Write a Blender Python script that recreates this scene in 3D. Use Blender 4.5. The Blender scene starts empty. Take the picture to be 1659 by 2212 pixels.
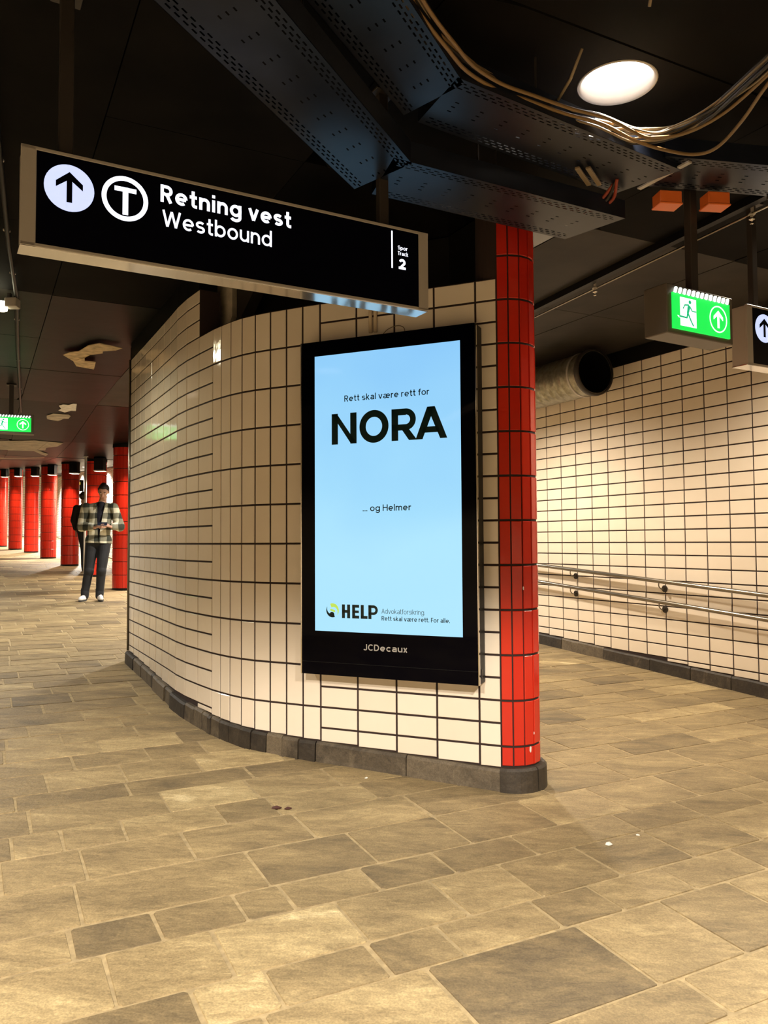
import bpy, bmesh, math, random
from math import sin, cos, pi, radians, sqrt, atan2, tan
from mathutils import Vector, Matrix, noise

random.seed(7)
sc = bpy.context.scene
COL = sc.collection
H = 1.41                      # eye height above the paving under the camera

# ------------------------------------------------------------------ camera
cam = bpy.data.cameras.new('camera')
camo = bpy.data.objects.new('camera', cam)
COL.objects.link(camo)
sc.camera = camo
cam.sensor_fit = 'VERTICAL'
cam.sensor_height = 24
cam.lens = 24 * 1700 / 2212
cam.shift_y = -(1106 - 1095.3) / 2212
cam.clip_start = 0.05
pit, rol = radians(2.5), 0.0055
F_ = Vector((0, cos(pit), sin(pit)))
U0 = Vector((0, -sin(pit), cos(pit)))
R_ = Vector((1, 0, 0)) * cos(rol) - U0 * sin(rol)
U_ = U0 * cos(rol) + Vector((1, 0, 0)) * sin(rol)
M = Matrix.Identity(4)
for i in range(3):
    M[i][0] = R_[i]; M[i][1] = U_[i]; M[i][2] = -F_[i]
M[2][3] = H
camo.matrix_world = M

# ------------------------------------------------------------------ world, exposure
world = bpy.data.worlds.new('world')
sc.world = world
world.use_nodes = True
world.node_tree.nodes['Background'].inputs[0].default_value = (1.0, 0.86, 0.68, 1)
world.node_tree.nodes['Background'].inputs[1].default_value = 0.05
sc.view_settings.view_transform = 'Standard'
sc.view_settings.look = 'None'
sc.view_settings.gamma = 1
sc.view_settings.use_curve_mapping = False
sc.view_settings.exposure = 0.0
sc.cycles.max_bounces = 8
sc.cycles.diffuse_bounces = 4
sc.cycles.glossy_bounces = 4

# ------------------------------------------------------------------ ceiling lamps (their light)
WARM = (1.0, 0.86, 0.67)
COOL = (1.0, 0.93, 0.82)
MILD = (1.0, 0.90, 0.76)
# x, y, watts, spread degrees, colour ; each one is a recessed can in the ceiling (built below)
LAMPS = [
    (1.03, 3.36, 700, 60, COOL, .25),
    (0.46, 8.14, 500, 150, WARM, .6),
    (-3.84, 1.97, 520, 130, WARM, .4),
    (-1.2, -0.8, 1150, 138, MILD, .14),
    (1.3, -0.9, 1150, 135, MILD, .10),
    (2.75, 5.0, 330, 150, WARM, .6),  # from here down: unseen lamps, added to brighten the walls and passage
    (-5.4, 8.6, 560, 150, COOL, .6),
    (-1.9, 11.9, 900, 150, COOL, .6),
    (-8.8, 15.2, 300, 150, COOL, .6),
    (-3.06, 16.4, 1500, 150, COOL, .6),
    (-9.24, 24.5, 1700, 150, COOL, .6),
    (-14.6, 24.0, 260, 150, COOL, .6),
    (-16.8, 37.5, 3500, 150, COOL, .6),
    (-12.4, 30.7, 2600, 150, COOL, .6),
]
LAMP_LABELS = [
    'round white recessed downlight glowing in the dark ceiling above the cable trays',
    'recessed downlight over the ramp behind the tiled island, beside the round duct',
    'recessed downlight over the left passage, mirrored in the advert screen',
    'recessed downlight over the near paving on the left',
    'recessed downlight over the near paving on the right',
    'downlight added out of view to light the right wall over the handrails',
    'unseen downlight added for light beyond the small floodlight on the left',
    'hidden downlight added for light just behind the far end of the curved wall',
    'unseen downlight added for light between the man and the left exit sign',
    'downlight added to brighten the space behind the column nearest the cream wall',
    'downlight added to brighten the wall behind the third red column',
    'unseen downlight added for light before the farthest red columns',
    'downlight added to brighten the far cross wall',
    'downlight added to brighten the wall behind the farthest red columns',
]
E1 = Vector((0.889, 0.458, 0)).normalized()       # across the passage
E2 = Vector((-E1.y, E1.x, 0))                     # up the ramp


def ST(s, t, z=0.0):
    v = E1 * s + E2 * t
    return Vector((v.x, v.y, z))


def st_of(x, y):
    v = Vector((x, y, 0))
    return v.dot(E1), v.dot(E2)


def floor_z(x, y):
    return H - 1.51376 - 0.02234 * x + 0.034913 * y


CP = [(-20, 2.0), (12, 2.0), (15.5, 1.86), (18.6, 1.88), (22.2, 2.14), (25.6, 2.35), (31, 2.7), (40, 3.25), (47, 3.65)]


def ceil_z(x, y):
    t = st_of(x, y)[1]
    for (a, za), (b, zb) in zip(CP, CP[1:]):
        if a <= t <= b:
            return H + za + (zb - za) * (t - a) / (b - a)
    return H + CP[-1][1]


# ------------------------------------------------------------------ helpers
def link(o, parent=None):
    COL.objects.link(o)
    if parent is not None:
        o.parent = parent
    return o


def tag(o, label=None, cat=None, group=None, kind=None):
    if label: o['label'] = label
    if cat: o['category'] = cat
    if group: o['group'] = group
    if kind: o['kind'] = kind
    return o


def empty(name, loc=(0, 0, 0), rz=0.0, parent=None):
    o = bpy.data.objects.new(name, None)
    o.empty_display_size = 0.1
    o.location = loc
    o.rotation_euler = (0, 0, rz)
    return link(o, parent)


def mesh_obj(name, me, mat=None, parent=None, loc=None, rz=None):
    o = bpy.data.objects.new(name, me)
    if mat is not None and not me.materials:
        me.materials.append(mat)
    if loc is not None: o.location = loc
    if rz is not None: o.rotation_euler = (0, 0, rz)
    return link(o, parent)


def bm_obj(name, bm, mat=None, parent=None, smooth=False, loc=None, rz=None, recalc=True):
    if recalc:
        bmesh.ops.recalc_face_normals(bm, faces=bm.faces)
    me = bpy.data.meshes.new(name)
    bm.to_mesh(me)
    bm.free()
    if smooth:
        for p in me.polygons: p.use_smooth = True
    return mesh_obj(name, me, mat, parent, loc, rz)


def box(bm, c, d, bev=0.0, rot=None):
    """box centred at c, full dims d; bev makes chamfered edges"""
    vs = bmesh.ops.create_cube(bm, size=1.0)['verts']
    bmesh.ops.scale(bm, vec=d, verts=vs)
    if bev > 0:
        es = list({e for v in vs for e in v.link_edges})
        r = bmesh.ops.bevel(bm, geom=es, offset=bev, segments=1, affect='EDGES')
        vs = list({v for f in r['faces'] for v in f.verts} | {v for v in vs if v.is_valid})
    if rot is not None:
        bmesh.ops.rotate(bm, cent=(0, 0, 0), matrix=rot, verts=vs)
    bmesh.ops.translate(bm, vec=c, verts=vs)
    return vs


def box_obj(name, c, d, mat, parent=None, bev=0.003, rot=None):
    bm = bmesh.new()
    box(bm, c, d, bev, rot)
    return bm_obj(name, bm, mat, parent)


def prism(bm, pts, z0, z1):
    """polygon pts (x,y) extruded z0..z1; z may be callables of (x,y)"""
    f0 = (lambda x, y: z0) if not callable(z0) else z0
    f1 = (lambda x, y: z1) if not callable(z1) else z1
    a = [bm.verts.new((x, y, f0(x, y))) for x, y in pts]
    b = [bm.verts.new((x, y, f1(x, y))) for x, y in pts]
    n = len(pts)
    bm.faces.new(a[::-1]); bm.faces.new(b)
    for i in range(n):
        bm.faces.new((a[i], a[(i + 1) % n], b[(i + 1) % n], b[i]))


def plate(bm, pts, y0, y1):
    """polygon in local x,z, thickness along y (y0 = front)"""
    a = [bm.verts.new((x, y0, z)) for x, z in pts]
    b = [bm.verts.new((x, y1, z)) for x, z in pts]
    n = len(pts)
    bm.faces.new(a); bm.faces.new(b[::-1])
    for i in range(n):
        bm.faces.new((a[(i + 1) % n], a[i], b[i], b[(i + 1) % n]))


def ring_plate(bm, cx, cz, r0, r1, y0, y1, a0=0.0, a1=2 * pi, n=48):
    full = abs(a1 - a0 - 2 * pi) < 1e-6
    m = n if full else n + 1
    V = []
    for i in range(m):
        a = a0 + (a1 - a0) * i / n
        q0 = r0(i / n) if callable(r0) else r0
        q1 = r1(i / n) if callable(r1) else r1
        V.append([bm.verts.new((cx + r * cos(a), y, cz + r * sin(a))) for r, y in ((q0, y0), (q1, y0), (q1, y1), (q0, y1))])
    for i in range(n):
        A, B = V[i], V[(i + 1) % m]
        for k in range(4):
            try: bm.faces.new((A[k], A[(k + 1) % 4], B[(k + 1) % 4], B[k]))
            except ValueError: pass
    if not full:
        bm.faces.new(V[0]); bm.faces.new(V[-1][::-1])


def disc_pts(cx, cz, r, n=40):
    return [(cx + r * cos(2 * pi * i / n), cz + r * sin(2 * pi * i / n)) for i in range(n)]


def cat_rom(pts, n=6):
    P = [Vector(p) for p in pts]
    if len(P) < 3: return P
    Q = [P[0] * 2 - P[1]] + P + [P[-1] * 2 - P[-2]]
    out = []
    for i in range(1, len(Q) - 2):
        for k in range(n):
            u = k / n
            p0, p1, p2, p3 = Q[i - 1], Q[i], Q[i + 1], Q[i + 2]
            out.append(0.5 * ((2 * p1) + (p2 - p0) * u + (2 * p0 - 5 * p1 + 4 * p2 - p3) * u * u + (3 * p1 - p0 - 3 * p2 + p3) * u ** 3))
    out.append(P[-1])
    return out


def tube(bm, pts, r, seg=8, caps=True):
    P = [Vector(p) for p in pts]
    up = Vector((0, 0, 1))
    rings = []
    nrm = None
    for i, p in enumerate(P):
        t = (P[min(i + 1, len(P) - 1)] - P[max(i - 1, 0)]).normalized()
        if nrm is None:
            nrm = t.cross(up)
            if nrm.length < 0.05: nrm = t.cross(Vector((1, 0, 0)))
        nrm = (nrm - t * nrm.dot(t)).normalized()
        b = t.cross(nrm)
        rr = r(i / max(1, len(P) - 1)) if callable(r) else r
        rings.append([bm.verts.new(p + (nrm * cos(2 * pi * k / seg) + b * sin(2 * pi * k / seg)) * rr) for k in range(seg)])
    for A, B in zip(rings, rings[1:]):
        for k in range(seg):
            bm.faces.new((A[k], A[(k + 1) % seg], B[(k + 1) % seg], B[k]))
    if caps:
        bm.faces.new(rings[0][::-1]); bm.faces.new(rings[-1])


def tube_obj(name, pts, r, mat, parent=None, seg=8, smooth=True):
    bm = bmesh.new()
    tube(bm, pts, r, seg)
    return bm_obj(name, bm, mat, parent, smooth)


def lathe(bm, prof, n=32, c=(0, 0, 0)):
    rings = []
    for r, z in prof:
        rings.append([bm.verts.new((c[0] + r * cos(2 * pi * k / n), c[1] + r * sin(2 * pi * k / n), c[2] + z)) for k in range(n)])
    for A, B in zip(rings, rings[1:]):
        for k in range(n):
            bm.faces.new((A[k], A[(k + 1) % n], B[(k + 1) % n], B[k]))
    return rings


def arc(cx, cy, rx, ry, a0, a1, n=10):
    return [(cx + rx * cos(radians(a0 + (a1 - a0) * i / n)), cy + ry * sin(radians(a0 + (a1 - a0) * i / n))) for i in range(n + 1)]


# a plain signage alphabet drawn as pen strokes on the centre line: (advance, strokes); capitals 1.0 high, lower case .72
XH = .72


def glyph(c, w):
    """strokes for character c with pen width w (already inset by half the pen)"""
    h = w / 2
    X, T, B = XH - h, 1 - h, h
    r = (XH - w) / 2          # half height of a round lower case letter
    rx = r * .92
    o = lambda x: arc(x + rx, XH / 2, rx, r, 0, 360, 24)
    if c == ' ': return .30, []
    if c == '.': return w * 1.0 + .02, [[(h + .01, 0), (h + .01, w * 1.25)]]
    if c == 'l': return w, [[(h, 0), (h, 1.02)]]
    if c == 'i': return w, [[(h, 0), (h, XH)], [(h, XH + .12), (h, XH + .12 + w)]]
    if c == 'o': return 2 * rx + w, [o(h)]
    if c == 'd': return 2 * rx + w, [o(h), [(h + 2 * rx, 0), (h + 2 * rx, 1.02)]]
    if c == 'b': return 2 * rx + w, [o(h), [(h, 0), (h, 1.02)]]
    if c == 'p': return 2 * rx + w, [o(h), [(h, -.26), (h, XH)]]
    if c == 'g': return 2 * rx + w, [o(h), [(h + 2 * rx, XH)] + arc(h + rx, -.04, rx, .18, 0, -160, 10)]
    if c == 'c': return 2 * rx * .9 + w, [arc(h + rx, XH / 2, rx, r, 48, 312, 18)]
    if c == 'e': return 2 * rx + w, [[(h + .02, XH / 2 - h * .1), (h + 2 * rx, XH / 2 - h * .1)], arc(h + rx, XH / 2, rx, r, 0, 308, 20)]
    if c == 'a': return 1.75 * rx + w, [[(h + .05, XH - w * 1.1)] + arc(h + rx * .88, X - r * .42, rx * .85, r * .42, 140, 0, 8) + [(h + rx * 1.73, 0)],
                                        [(h + rx * 1.73, XH * .52), (h + rx * .75, XH * .52)] + arc(h + rx * .72, (XH * .52 + h) / 2, rx * .72, (XH * .52 - h) / 2, 90, 270, 8) + [(h + rx * 1.73, h + .03)]]
    if c == 'æ': return 3.55 * rx + w, [[(h + .05, XH - w * 1.1)] + arc(h + rx * .88, X - r * .42, rx * .85, r * .42, 140, 0, 8) + [(h + rx * 1.73, h)],
                                         [(h + rx * 3.5, XH * .5), (h + rx * .75, XH * .5)] + arc(h + rx * .72, (XH * .5 + h) / 2, rx * .72, (XH * .5 - h) / 2, 90, 270, 8) + [(h + rx * 1.6, h + .03)],
                                         arc(h + rx * 2.62, XH / 2, rx * .9, r, 0, 180, 10), arc(h + rx * 2.62, XH / 2, rx * .9, r, 180, 308, 9)]
    if c == 'n': return 1.72 * rx + w, [[(h, 0), (h, XH)], [(h, XH * .5)] + arc(h + rx * .86, X - rx * .86, rx * .86, rx * .86, 180, 0, 10) + [(h + 1.72 * rx, 0)]]
    if c == 'u': return 1.72 * rx + w, [[(h + 1.72 * rx, 0), (h + 1.72 * rx, XH)], [(h, XH)] + arc(h + rx * .86, h + rx * .86, rx * .86, rx * .86, 180, 360, 10)]
    if c == 'm':
        q = rx * .76
        return 4 * q + w, [[(h, 0), (h, XH)], [(h, XH * .5)] + arc(h + q, X - q, q, q, 180, 0, 8) + [(h + 2 * q, 0)], [(h + 2 * q, XH * .5)] + arc(h + 3 * q, X - q, q, q, 180, 0, 8) + [(h + 4 * q, 0)]]
    if c == 'r': return .95 * rx + w, [[(h, 0), (h, XH)], [(h, XH * .5)] + arc(h + rx * .75, X - rx * .75, rx * .75, rx * .75, 180, 62, 6)]
    if c == 't': return .30 + w * .6, [[(.10 + h, .98), (.10 + h, h + .12)] + arc(.10 + h + .12, h + .12, .12, .12, 200, 280, 4) + [(.30 + w * .6, h)], [(0, X), (.29 + w * .6, X)]]
    if c == 'f': return .28 + w * .6, [[(.30 + w * .6, T)] + arc(.10 + h + .12, T - .12, .12, .12, 80, 180, 5) + [(.10 + h, 0)], [(0, X), (.28 + w * .6, X)]]
    if c == 'k': return 1.75 * rx + w * .6, [[(h, 0), (h, 1.02)], [(h, XH * .38), (1.65 * rx, XH)], [(h + rx * .42, XH * .56), (1.8 * rx, 0)]]
    if c == 'v': q = 1.0 * rx + h * .6; return 2 * q, [[(h * .8, XH), (q, 0.0)], [(q, 0.0), (2 * q - h * .8, XH)]]
    if c == 'x': return 1.8 * rx, [[(h * .7, XH), (1.8 * rx - h * .7, 0)], [(h * .7, 0), (1.8 * rx - h * .7, XH)]]
    if c == 's':
        q = (XH - w) / 4; a = rx * .78
        return 2 * a + w, [arc(h + a, X - q, a, q, 35, 270, 12)[:-1] + arc(h + a, h + q, a, q, 90, -145, 12)]
    if c == 'S':
        q = (1 - w) / 4; a = .25
        return 2 * a + w, [arc(h + a, T - q, a, q, 30, 270, 12)[:-1] + arc(h + a, h + q, a, q, 90, -150, 12)]
    if c == 'R': return .58 + h, [[(h, 0), (h, 1)], [(h, T), (.32, T)] + arc(.32, T - .26 + h * .3, .24, .26 - h * .3, 90, -90, 10) + [(h, .48 + h * .6)], [(.30, .48 + h * .6), (.55, 0)]]
    if c == 'F': return .50, [[(h, 0), (h, 1)], [(h, T), (.52, T)], [(h, .50), (.47, .50)]]
    if c == 'T': return .58, [[(.29, 0), (.29, 1)], [(0, T), (.58, T)]]
    if c == 'H': return .66 + h, [[(h, 0), (h, 1)], [(.66, 0), (.66, 1)], [(h, .52), (.66, .52)]]
    if c == 'A': return .74, [[(h * .8, 0), (.37, 1 - h * .2)], [(.37, 1 - h * .2), (.74 - h * .8, 0)], [(.17, .32), (.57, .32)]]
    if c == 'W': return 1.08, [[(h * .8, 1), (.29, .03)], [(.29, .03), (.54, .95)], [(.54, .95), (.79, .03)], [(.79, .03), (1.08 - h * .8, 1)]]
    if c == 'J': return .46, [[(.46 - h, 1)] + arc(.46 - h - .17, h + .17, .17, .17, 0, -165, 8)]
    if c == 'C': return .66, [arc(.38, .5, .38 - h, .5 - h, 48, 312, 20)]
    if c == 'D': return .68, [[(h, 0), (h, 1)], [(h, T), (.28, T)] + arc(.28, .5, .40 - h, .5 - h, 90, -90, 14) + [(h, h)]]
    if c == '2': return .56, [arc(.28, T - .24, .28 - h, .24, 165, -20, 12) + [(h * 1.3, h)], [(0, h), (.56, h)]]
    return .3, []


def text_mesh(name, s, x0, z0, width, cap, mat, parent, y=-0.001, weight=.12, depth=0.0008):
    """flat lettering in the local x,z plane: left edge x0, baseline z0, fitted to width and capital height"""
    pen = .11
    adv = 0; items = []
    for ch in s:
        a, st = glyph(ch, weight)
        items.append((adv, st)); adv += a + (.115 if ch != ' ' else 0)
    adv -= .115
    kx = width / adv
    bm = bmesh.new()
    for off, st in items:
        for pl in st:
            P = [Vector(((off + p[0]) * kx, p[1] * cap)) for p in pl]
            # pen widths keep their look after fitting
            wx = weight / 2 * (kx + cap) / 2
            closed = (P[0] - P[-1]).length < 1e-6
            n = len(P)
            Lr = []
            for i, p in enumerate(P):
                if closed: a, b = P[i - 1 if i else n - 2], P[(i + 1) if i < n - 1 else 1]
                else: a, b = P[max(i - 1, 0)], P[min(i + 1, n - 1)]
                d0 = (p - a).normalized() if (p - a).length > 1e-9 else (b - p).normalized()
                d1 = (b - p).normalized() if (b - p).length > 1e-9 else d0
                d = (d0 + d1).normalized() if (d0 + d1).length > 1e-6 else d0
                k = min(1.6, 1 / max(.3, d.dot(d1)))
                nn = Vector((-d.y, d.x)) * wx * k
                Lr.append((p + nn, p - nn))
            Q = [[bm.verts.new((x0 + q.x, yy, z0 + q.y)) for q, yy in ((a, y), (b, y), (b, y + depth), (a, y + depth))] for a, b in Lr]
            for A, B in zip(Q, Q[1:]):
                for k in range(4): bm.faces.new((A[k], A[(k + 1) % 4], B[(k + 1) % 4], B[k]))
            bm.faces.new(Q[0]); bm.faces.new(Q[-1][::-1])
    return bm_obj(name, bm, mat, parent)


# ------------------------------------------------------------------ materials
def mat_new(name):
    m = bpy.data.materials.new(name); m.use_nodes = True
    nt = m.node_tree
    return m, nt, nt.nodes['Principled BSDF']


def simple(name, col, rough=0.5, metal=0.0, emit=None, es=0.0, noise_amt=0.0, nscale=20, bump=0.0, coat=0.0, spec=0.5):
    m, nt, b = mat_new(name)
    b.inputs['Base Color'].default_value = (*col, 1)
    b.inputs['Roughness'].default_value = rough
    b.inputs['Metallic'].default_value = metal
    b.inputs['Specular IOR Level'].default_value = spec
    b.inputs['Coat Weight'].default_value = coat
    if emit:
        b.inputs['Emission Color'].default_value = (*emit, 1)
        b.inputs['Emission Strength'].default_value = es
    if noise_amt or bump:
        g = nt.nodes.new('ShaderNodeNewGeometry')
        n = nt.nodes.new('ShaderNodeTexNoise'); n.inputs['Scale'].default_value = nscale; n.inputs['Detail'].default_value = 6
        nt.links.new(g.outputs['Position'], n.inputs['Vector'])
        if noise_amt:
            mr = nt.nodes.new('ShaderNodeMapRange')
            mr.inputs['From Min'].default_value = .3; mr.inputs['From Max'].default_value = .7
            mr.inputs['To Min'].default_value = 1 - noise_amt; mr.inputs['To Max'].default_value = 1 + noise_amt
            nt.links.new(n.outputs['Fac'], mr.inputs['Value'])
            mx = nt.nodes.new('ShaderNodeVectorMath'); mx.operation = 'SCALE'
            mx.inputs[0].default_value = col
            nt.links.new(mr.outputs[0], mx.inputs['Scale'])
            nt.links.new(mx.outputs[0], b.inputs['Base Color'])
        if bump:
            bp = nt.nodes.new('ShaderNodeBump'); bp.inputs['Strength'].default_value = bump; bp.inputs['Distance'].default_value = 0.01
            nt.links.new(n.outputs['Fac'], bp.inputs['Height']); nt.links.new(bp.outputs[0], b.inputs['Normal'])
    return m


def glazed(name, c1, c2, rough=0.08, wav=0.05):
    """glazed ceramic: each tile its own tone, faint ripples in the glaze"""
    m, nt, b = mat_new(name)
    oi = nt.nodes.new('ShaderNodeObjectInfo')
    mx = nt.nodes.new('ShaderNodeMix'); mx.data_type = 'RGBA'
    mx.inputs[6].default_value = (*c1, 1); mx.inputs[7].default_value = (*c2, 1)
    g = nt.nodes.new('ShaderNodeNewGeometry')
    n1 = nt.nodes.new('ShaderNodeTexNoise'); n1.inputs['Scale'].default_value = 9; n1.inputs['Detail'].default_value = 3
    nt.links.new(g.outputs['Position'], n1.inputs['Vector'])
    ad = nt.nodes.new('ShaderNodeMath'); ad.operation = 'MULTIPLY_ADD'; ad.inputs[1].default_value = .6
    m2 = nt.nodes.new('ShaderNodeMath'); m2.operation = 'MULTIPLY'; m2.inputs[1].default_value = .4
    nt.links.new(n1.outputs['Fac'], m2.inputs[0])
    nt.links.new(oi.outputs['Random'], ad.inputs[0]); nt.links.new(m2.outputs[0], ad.inputs[2])
    nt.links.new(ad.outputs[0], mx.inputs[0]); nt.links.new(mx.outputs[2], b.inputs['Base Color'])
    b.inputs['Roughness'].default_value = rough
    n2 = nt.nodes.new('ShaderNodeTexNoise'); n2.inputs['Scale'].default_value = 14; n2.inputs['Detail'].default_value = 2
    nt.links.new(g.outputs['Position'], n2.inputs['Vector'])
    bp = nt.nodes.new('ShaderNodeBump'); bp.inputs['Strength'].default_value = wav; bp.inputs['Distance'].default_value = 0.02
    nt.links.new(n2.outputs['Fac'], bp.inputs['Height']); nt.links.new(bp.outputs[0], b.inputs['Normal'])
    return m


def stone(name, ramp, stain=0.35, rough=0.62, scale=2.3, bumpk=0.35, attr=True):
    """worn paving: tone from the piece's own colour attribute, blotches and grit from noise"""
    m, nt, b = mat_new(name)
    N, L = nt.nodes, nt.links
    g = N.new('ShaderNodeNewGeometry')
    mp = N.new('ShaderNodeMapping'); mp.inputs['Rotation'].default_value = (0, 0, -atan2(E1.y, E1.x)); mp.inputs['Scale'].default_value = (0.55, 1.6, 1)
    L.new(g.outputs['Position'], mp.inputs['Vector'])
    n1 = N.new('ShaderNodeTexNoise'); n1.inputs['Scale'].default_value = scale; n1.inputs['Detail'].default_value = 7; n1.inputs['Roughness'].default_value = .70
    n1.inputs['Distortion'].default_value = .6
    L.new(mp.outputs[0], n1.inputs['Vector'])
    if attr:
        at = N.new('ShaderNodeAttribute'); at.attribute_name = 'tone'
        src = at.outputs['Fac']
        # shift the blotch pattern from stone to stone
        cmb = N.new('ShaderNodeVectorMath'); cmb.operation = 'MULTIPLY_ADD'
        cmb.inputs[1].default_value = (37, 91, 13); L.new(at.outputs['Vector'], cmb.inputs[0]); L.new(mp.outputs[0], cmb.inputs[2])
        L.new(cmb.outputs[0], n1.inputs['Vector'])
    else:
        oi = N.new('ShaderNodeObjectInfo'); src = oi.outputs['Random']
    sub = N.new('ShaderNodeMath'); sub.operation = 'SUBTRACT'; sub.inputs[1].default_value = .5; L.new(n1.outputs['Fac'], sub.inputs[0])
    ma = N.new('ShaderNodeMath'); ma.operation = 'MULTIPLY_ADD'; ma.inputs[1].default_value = stain * 3
    L.new(sub.outputs[0], ma.inputs[0]); L.new(src, ma.inputs[2])
    cr = N.new('ShaderNodeValToRGB')
    el = cr.color_ramp.elements
    el[0].position = ramp[0][0]; el[0].color = (*ramp[0][1], 1)
    el[1].position = ramp[-1][0]; el[1].color = (*ramp[-1][1], 1)
    for p, c in ramp[1:-1]:
        e = el.new(p); e.color = (*c, 1)
    L.new(ma.outputs[0], cr.inputs[0])
    n2 = N.new('ShaderNodeTexNoise'); n2.inputs['Scale'].default_value = 140; n2.inputs['Detail'].default_value = 4
    L.new(g.outputs['Position'], n2.inputs['Vector'])
    mr = N.new('ShaderNodeMapRange'); mr.inputs['From Min'].default_value = .3; mr.inputs['From Max'].default_value = .7
    mr.inputs['To Min'].default_value = .78; mr.inputs['To Max'].default_value = 1.2; L.new(n2.outputs['Fac'], mr.inputs['Value'])
    sc_ = N.new('ShaderNodeVectorMath'); sc_.operation = 'SCALE'; L.new(cr.outputs[0], sc_.inputs[0]); L.new(mr.outputs[0], sc_.inputs['Scale'])
    n3 = N.new('ShaderNodeTexNoise'); n3.inputs['Scale'].default_value = 45; n3.inputs['Detail'].default_value = 6
    L.new(g.outputs['Position'], n3.inputs['Vector'])
    n4 = N.new('ShaderNodeTexNoise'); n4.inputs['Scale'].default_value = 16; n4.inputs['Detail'].default_value = 8; n4.inputs['Roughness'].default_value = .75; n4.inputs['Distortion'].default_value = 1.2
    L.new(mp.outputs[0], n4.inputs['Vector'])
    m4 = N.new('ShaderNodeMapRange'); m4.inputs['From Min'].default_value = .36; m4.inputs['From Max'].default_value = .64
    m4.inputs['To Min'].default_value = .80; m4.inputs['To Max'].default_value = 1.20; L.new(n4.outputs['Fac'], m4.inputs['Value'])
    s4 = N.new('ShaderNodeVectorMath'); s4.operation = 'SCALE'; L.new(sc_.outputs[0], s4.inputs[0]); L.new(m4.outputs[0], s4.inputs['Scale'])
    L.new(s4.outputs[0], b.inputs['Base Color'])
    b.inputs['Roughness'].default_value = rough
    bp = N.new('ShaderNodeBump'); bp.inputs['Strength'].default_value = bumpk; bp.inputs['Distance'].default_value = .006
    L.new(n3.outputs['Fac'], bp.inputs['Height']); L.new(bp.outputs[0], b.inputs['Normal'])
    return m


M_cream = glazed('cream_glazed_tile', (0.76, 0.66, 0.54), (0.83, 0.745, 0.64))
M_red = glazed('red_glazed_tile', (0.50, 0.018, 0.009), (0.58, 0.032, 0.013), rough=0.14)
M_grout = simple('dark_grout', (0.022, 0.010, 0.008), 0.85)
M_paving = stone('paving_stone', stain=.5, scale=3.4, bumpk=.6, ramp= [(0.0, (0.115, 0.086, 0.048)), (0.30, (0.215, 0.158, 0.080)), (0.58, (0.315, 0.235, 0.118)), (0.85, (0.46, 0.355, 0.185)), (1.0, (0.64, 0.52, 0.30))])
M_mortar = simple('pale_mortar', (0.36, 0.275, 0.15), 0.8, noise_amt=0.25, nscale=30, bump=0.3)
M_kerb = stone('kerb_stone', [(0.0, (0.018, 0.013, 0.009)), (0.5, (0.045, 0.034, 0.023)), (1.0, (0.125, 0.098, 0.065))], stain=.55, scale=6, attr=False, bumpk=.5)
M_black = simple('black_painted_concrete', (0.004, 0.0034, 0.003), 0.5, spec=.15, noise_amt=.4, nscale=3, bump=.15)
M_ceil = simple('dark_ceiling_paint', (0.0050, 0.0042, 0.0036), 0.75, noise_amt=.45, nscale=2.5, bump=.25, spec=.06)
M_ceilr = simple('glossy_black_ceiling', (0.0055, 0.0050, 0.0048), 0.20, noise_amt=.4, nscale=2.5, bump=.08, spec=.55)
M_ceilw = simple('damp_black_ceiling', (0.0050, 0.0044, 0.0040), 0.42, noise_amt=.45, nscale=2.5, bump=.35, spec=.06)
M_ceilg = simple('grey_ceiling_concrete', (0.026, 0.022, 0.0185), 0.6, spec=.2, noise_amt=.35, nscale=3, bump=.3)
M_conc = simple('bare_concrete', (0.42, 0.37, 0.29), 0.8, noise_amt=.3, nscale=9, bump=.4)
M_under = simple('polished_underside', (0.78, 0.75, 0.72), 0.10, 0.85)
M_exit = simple('dull_bronze_casing', (0.13, 0.108, 0.088), 0.45, 0.2)
M_polew = simple('white_steel', (0.85, 0.83, 0.80), 0.35, 0.2)
M_flake = simple('peeling_plaster', (0.50, 0.38, 0.22), 0.8, noise_amt=.35, nscale=14, bump=.4)
M_white = simple('white_patch', (0.72, 0.70, 0.66), 0.7, noise_amt=.2, nscale=20)
M_alu = simple('satin_aluminium', (0.44, 0.405, 0.37), 0.38, 0.2)
M_chrome = simple('polished_edge', (0.75, 0.72, 0.68), 0.12, 1.0)
M_steel = simple('brushed_steel_rail', (0.27, 0.24, 0.20), 0.28, 0.95)
M_galv = simple('galvanised_duct', (0.30, 0.28, 0.22), 0.42, 0.85, noise_amt=.3, nscale=22)
M_tray = simple('galvanised_tray', (0.008, 0.010, 0.017), 0.32, 0.0, spec=.29, noise_amt=.3, nscale=8)
M_blackgl = simple('black_glass', (0.0004, 0.0004, 0.0022), 0.05, spec=.07)
M_panel = simple('black_sign_face', (0.0010, 0.0010, 0.0045), 0.35, spec=.10)
M_dark = simple('black_plastic', (0.004, 0.004, 0.005), 0.45, spec=.2)
M_pole = simple('dull_grey_pole', (0.040, 0.033, 0.029), 0.5, 0.3)
M_sgnw = simple('lit_white_symbol', (0.8, 0.85, 1.0), 0.5, emit=(0.80, 0.86, 1.0), es=1.15)
M_sgnd = simple('lit_blue_white_disc', (0.6, 0.7, 1.0), 0.5, emit=(0.55, 0.66, 1.0), es=0.95)
M_green = simple('lit_green_panel', (0.02, 0.7, 0.12), 0.4, emit=(0.012, 0.80, 0.085), es=1.0)
M_greenw = simple('lit_white_on_green', (0.9, 1.0, 0.95), 0.4, emit=(0.90, 1.0, 0.95), es=1.5)
M_greend = simple('green_figure', (0.02, 0.5, 0.2), 0.4, emit=(0.015, 0.50, 0.22), es=.8)
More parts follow.
